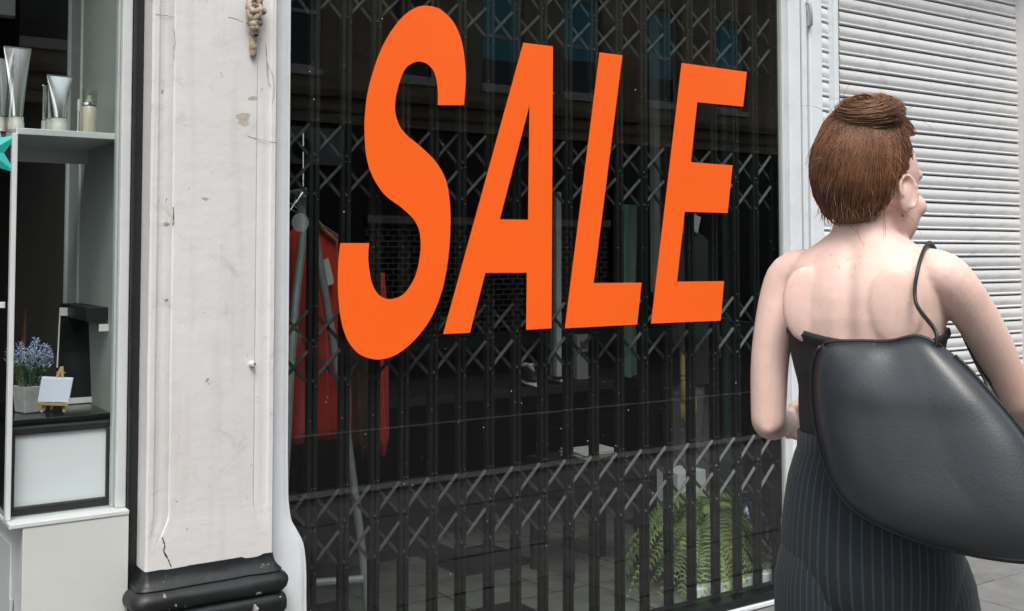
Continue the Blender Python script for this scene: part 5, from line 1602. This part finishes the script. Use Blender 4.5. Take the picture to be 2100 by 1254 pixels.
for k in range(46):
    d = Vector((rh.uniform(-0.2, 1), rh.uniform(-0.9, 0.5), rh.uniform(-0.8, 0.9))).normalized()
    if not scalp(d): continue
    p = on_cap(d, 1.01)
    q = [HP(*p)]
    dirv = (d * 0.5 + Vector((rh.uniform(-.6, .9), rh.uniform(-.3, .6), rh.uniform(-.9, .4)))).normalized()
    ln = rh.uniform(0.025, 0.07)
    for j in range(1, 5):
        dirv = (dirv + Vector((0, 0, -0.18))).normalized()
        q.append(HP(*(p + dirv * ln * j / 4 + d * 0.006)))
    fw_.tube(q, [0.0005, 0.0005, 0.0004, 0.0003, 0.0002], 3, cap=False)
for k in range(260):
    ang = rh.uniform(-2.5, -0.65)
    d = Vector((math.cos(ang) * 0.75, math.sin(ang) * 0.75, rh.uniform(-0.80, -0.52)))
    if not scalp(d): continue
    p = on_cap(d, 1.0)
    ln = rh.uniform(0.010, 0.03)
    sw = Vector((rh.gauss(0, 0.35), rh.gauss(0, 0.2), -1)).normalized()
    q = [HP(*p), HP(*(p + sw * ln * 0.5 + d.normalized() * 0.001)), HP(*(p + sw * ln - d.normalized() * 0.003))]
    fw_.tube(q, [0.0005, 0.0004, 0.00015], 3, cap=False)
tag(fw_.build('stray_hair', MT['hair'], hr, smooth=180), kind='stuff')

# ------------------------------------------------------------------ big soft shoulder bag at her back
bag = thing('shoulder_bag', 'large soft dark leather bag slung behind the walking woman', 'bag', (PB.x, PB.y, 0.0), va - math.pi / 2)
outl = [(-0.072, 1.262), (-0.02, 1.270), (0.035, 1.272), (0.088, 1.282), (0.14, 1.250), (0.19, 1.195), (0.24, 1.13), (0.275, 1.06), (0.295, 1.0), (0.288, 0.945), (0.245, 0.925), (0.15, 0.925), (0.05, 0.942), (-0.03, 0.978), (-0.072, 1.04), (-0.092, 1.13), (-0.094, 1.215)]
co = catmull([(u, 0, z) for u, z in outl], 5)
cen = Vector((0.105, 0, 1.085))
def bag_v(u): return -0.155 - 0.26 * u
bb = MB()
def bag_surf(side):
    rings = []
    for k in range(13):
        s = 1 - k / 12 * 0.97
        ring = []
        for p in co:
            q = cen.lerp(p, s)
            infl = (1 - s ** 4.2) ** 0.55
            low = 1 + 0.35 * max(0, min(1, (1.15 - q.z) / 0.2)) - 0.25 * max(0, min(1, (q.z - 1.18) / 0.1))
            dep = (0.055 if side < 0 else 0.022) * infl * low
            wr_ = 0.010 * mnoise.noise(Vector((q.x * 5, q.z * 6, side)))
            aa = math.atan2(q.z - 1.34, q.x - 0.06); rd = math.hypot(q.z - 1.34, q.x - 0.06)
            wr_ += 0.013 * (1 - abs(math.sin(aa * 3.2 + 0.9 + 1.2 * mnoise.noise(Vector((q.x * 3, q.z * 3, 3)))))) ** 1.5 * max(0.1, 1 - rd / 0.40)
            ring.append(Vector((q.x, bag_v(q.x) + side * dep - abs(wr_) * infl * 0.8, q.z + wr_ * 0.4 * infl)))
        rings.append(ring)
    return rings
fr_, bk_ = bag_surf(-1), bag_surf(1)
bb.loft(list(reversed(bk_))[:-1] + fr_)
bb.build('bag_body', MT['bag'], bag, smooth=180)
sm = [p for p in co[0:19]]
MB().tube([Vector((p.x, bag_v(p.x) - 0.004, p.z - 0.003)) for p in sm], 0.0035, 8).build('top_seam', MT['strap'], bag, smooth=180)
MB().tube([Vector((p.x, bag_v(p.x) - 0.002, p.z)) for p in co[20:]], 0.0028, 8).build('side_piping', MT['strap'], bag, smooth=180)
zp = co[8]
MB().box(zp.x - 0.004, zp.x + 0.004, bag_v(zp.x) - 0.012, bag_v(zp.x) - 0.009, zp.z - 0.034, zp.z - 0.006).build('zip_pull', MT['rivet'], bag, bevel=0.001)
def strap_path(du):
    return catmull([Vector((0.100 + du, bag_v(0.10) - 0.012, 1.236)), Vector((0.112 + du, bag_v(0.11) - 0.004, 1.284)), BP(0.125, -0.104, 1.335), BP(0.122, -0.078, 1.395), BP(0.120, -0.012, 1.436), BP(0.118, 0.060, 1.400), BP(0.122, 0.105, 1.330), BP(0.165, 0.085, 1.240), Vector((0.225, -0.02, 1.15)), Vector((0.245, bag_v(0.245) + 0.02, 1.10))], 8, False)
MB().tube(strap_path(0.0), 0.0075, 10, flat=0.45).build('shoulder_strap', MT['strap'], bag, smooth=180)
rgm = MB()
rgm.lathe([(0.010, -0.002), (0.013, -0.002), (0.013, 0.002), (0.010, 0.002)], Vector((0.100, bag_v(0.10) - 0.016, 1.234)), 20, 'y')
rgm.build('strap_ring', MT['rivet'], bag, smooth=60)
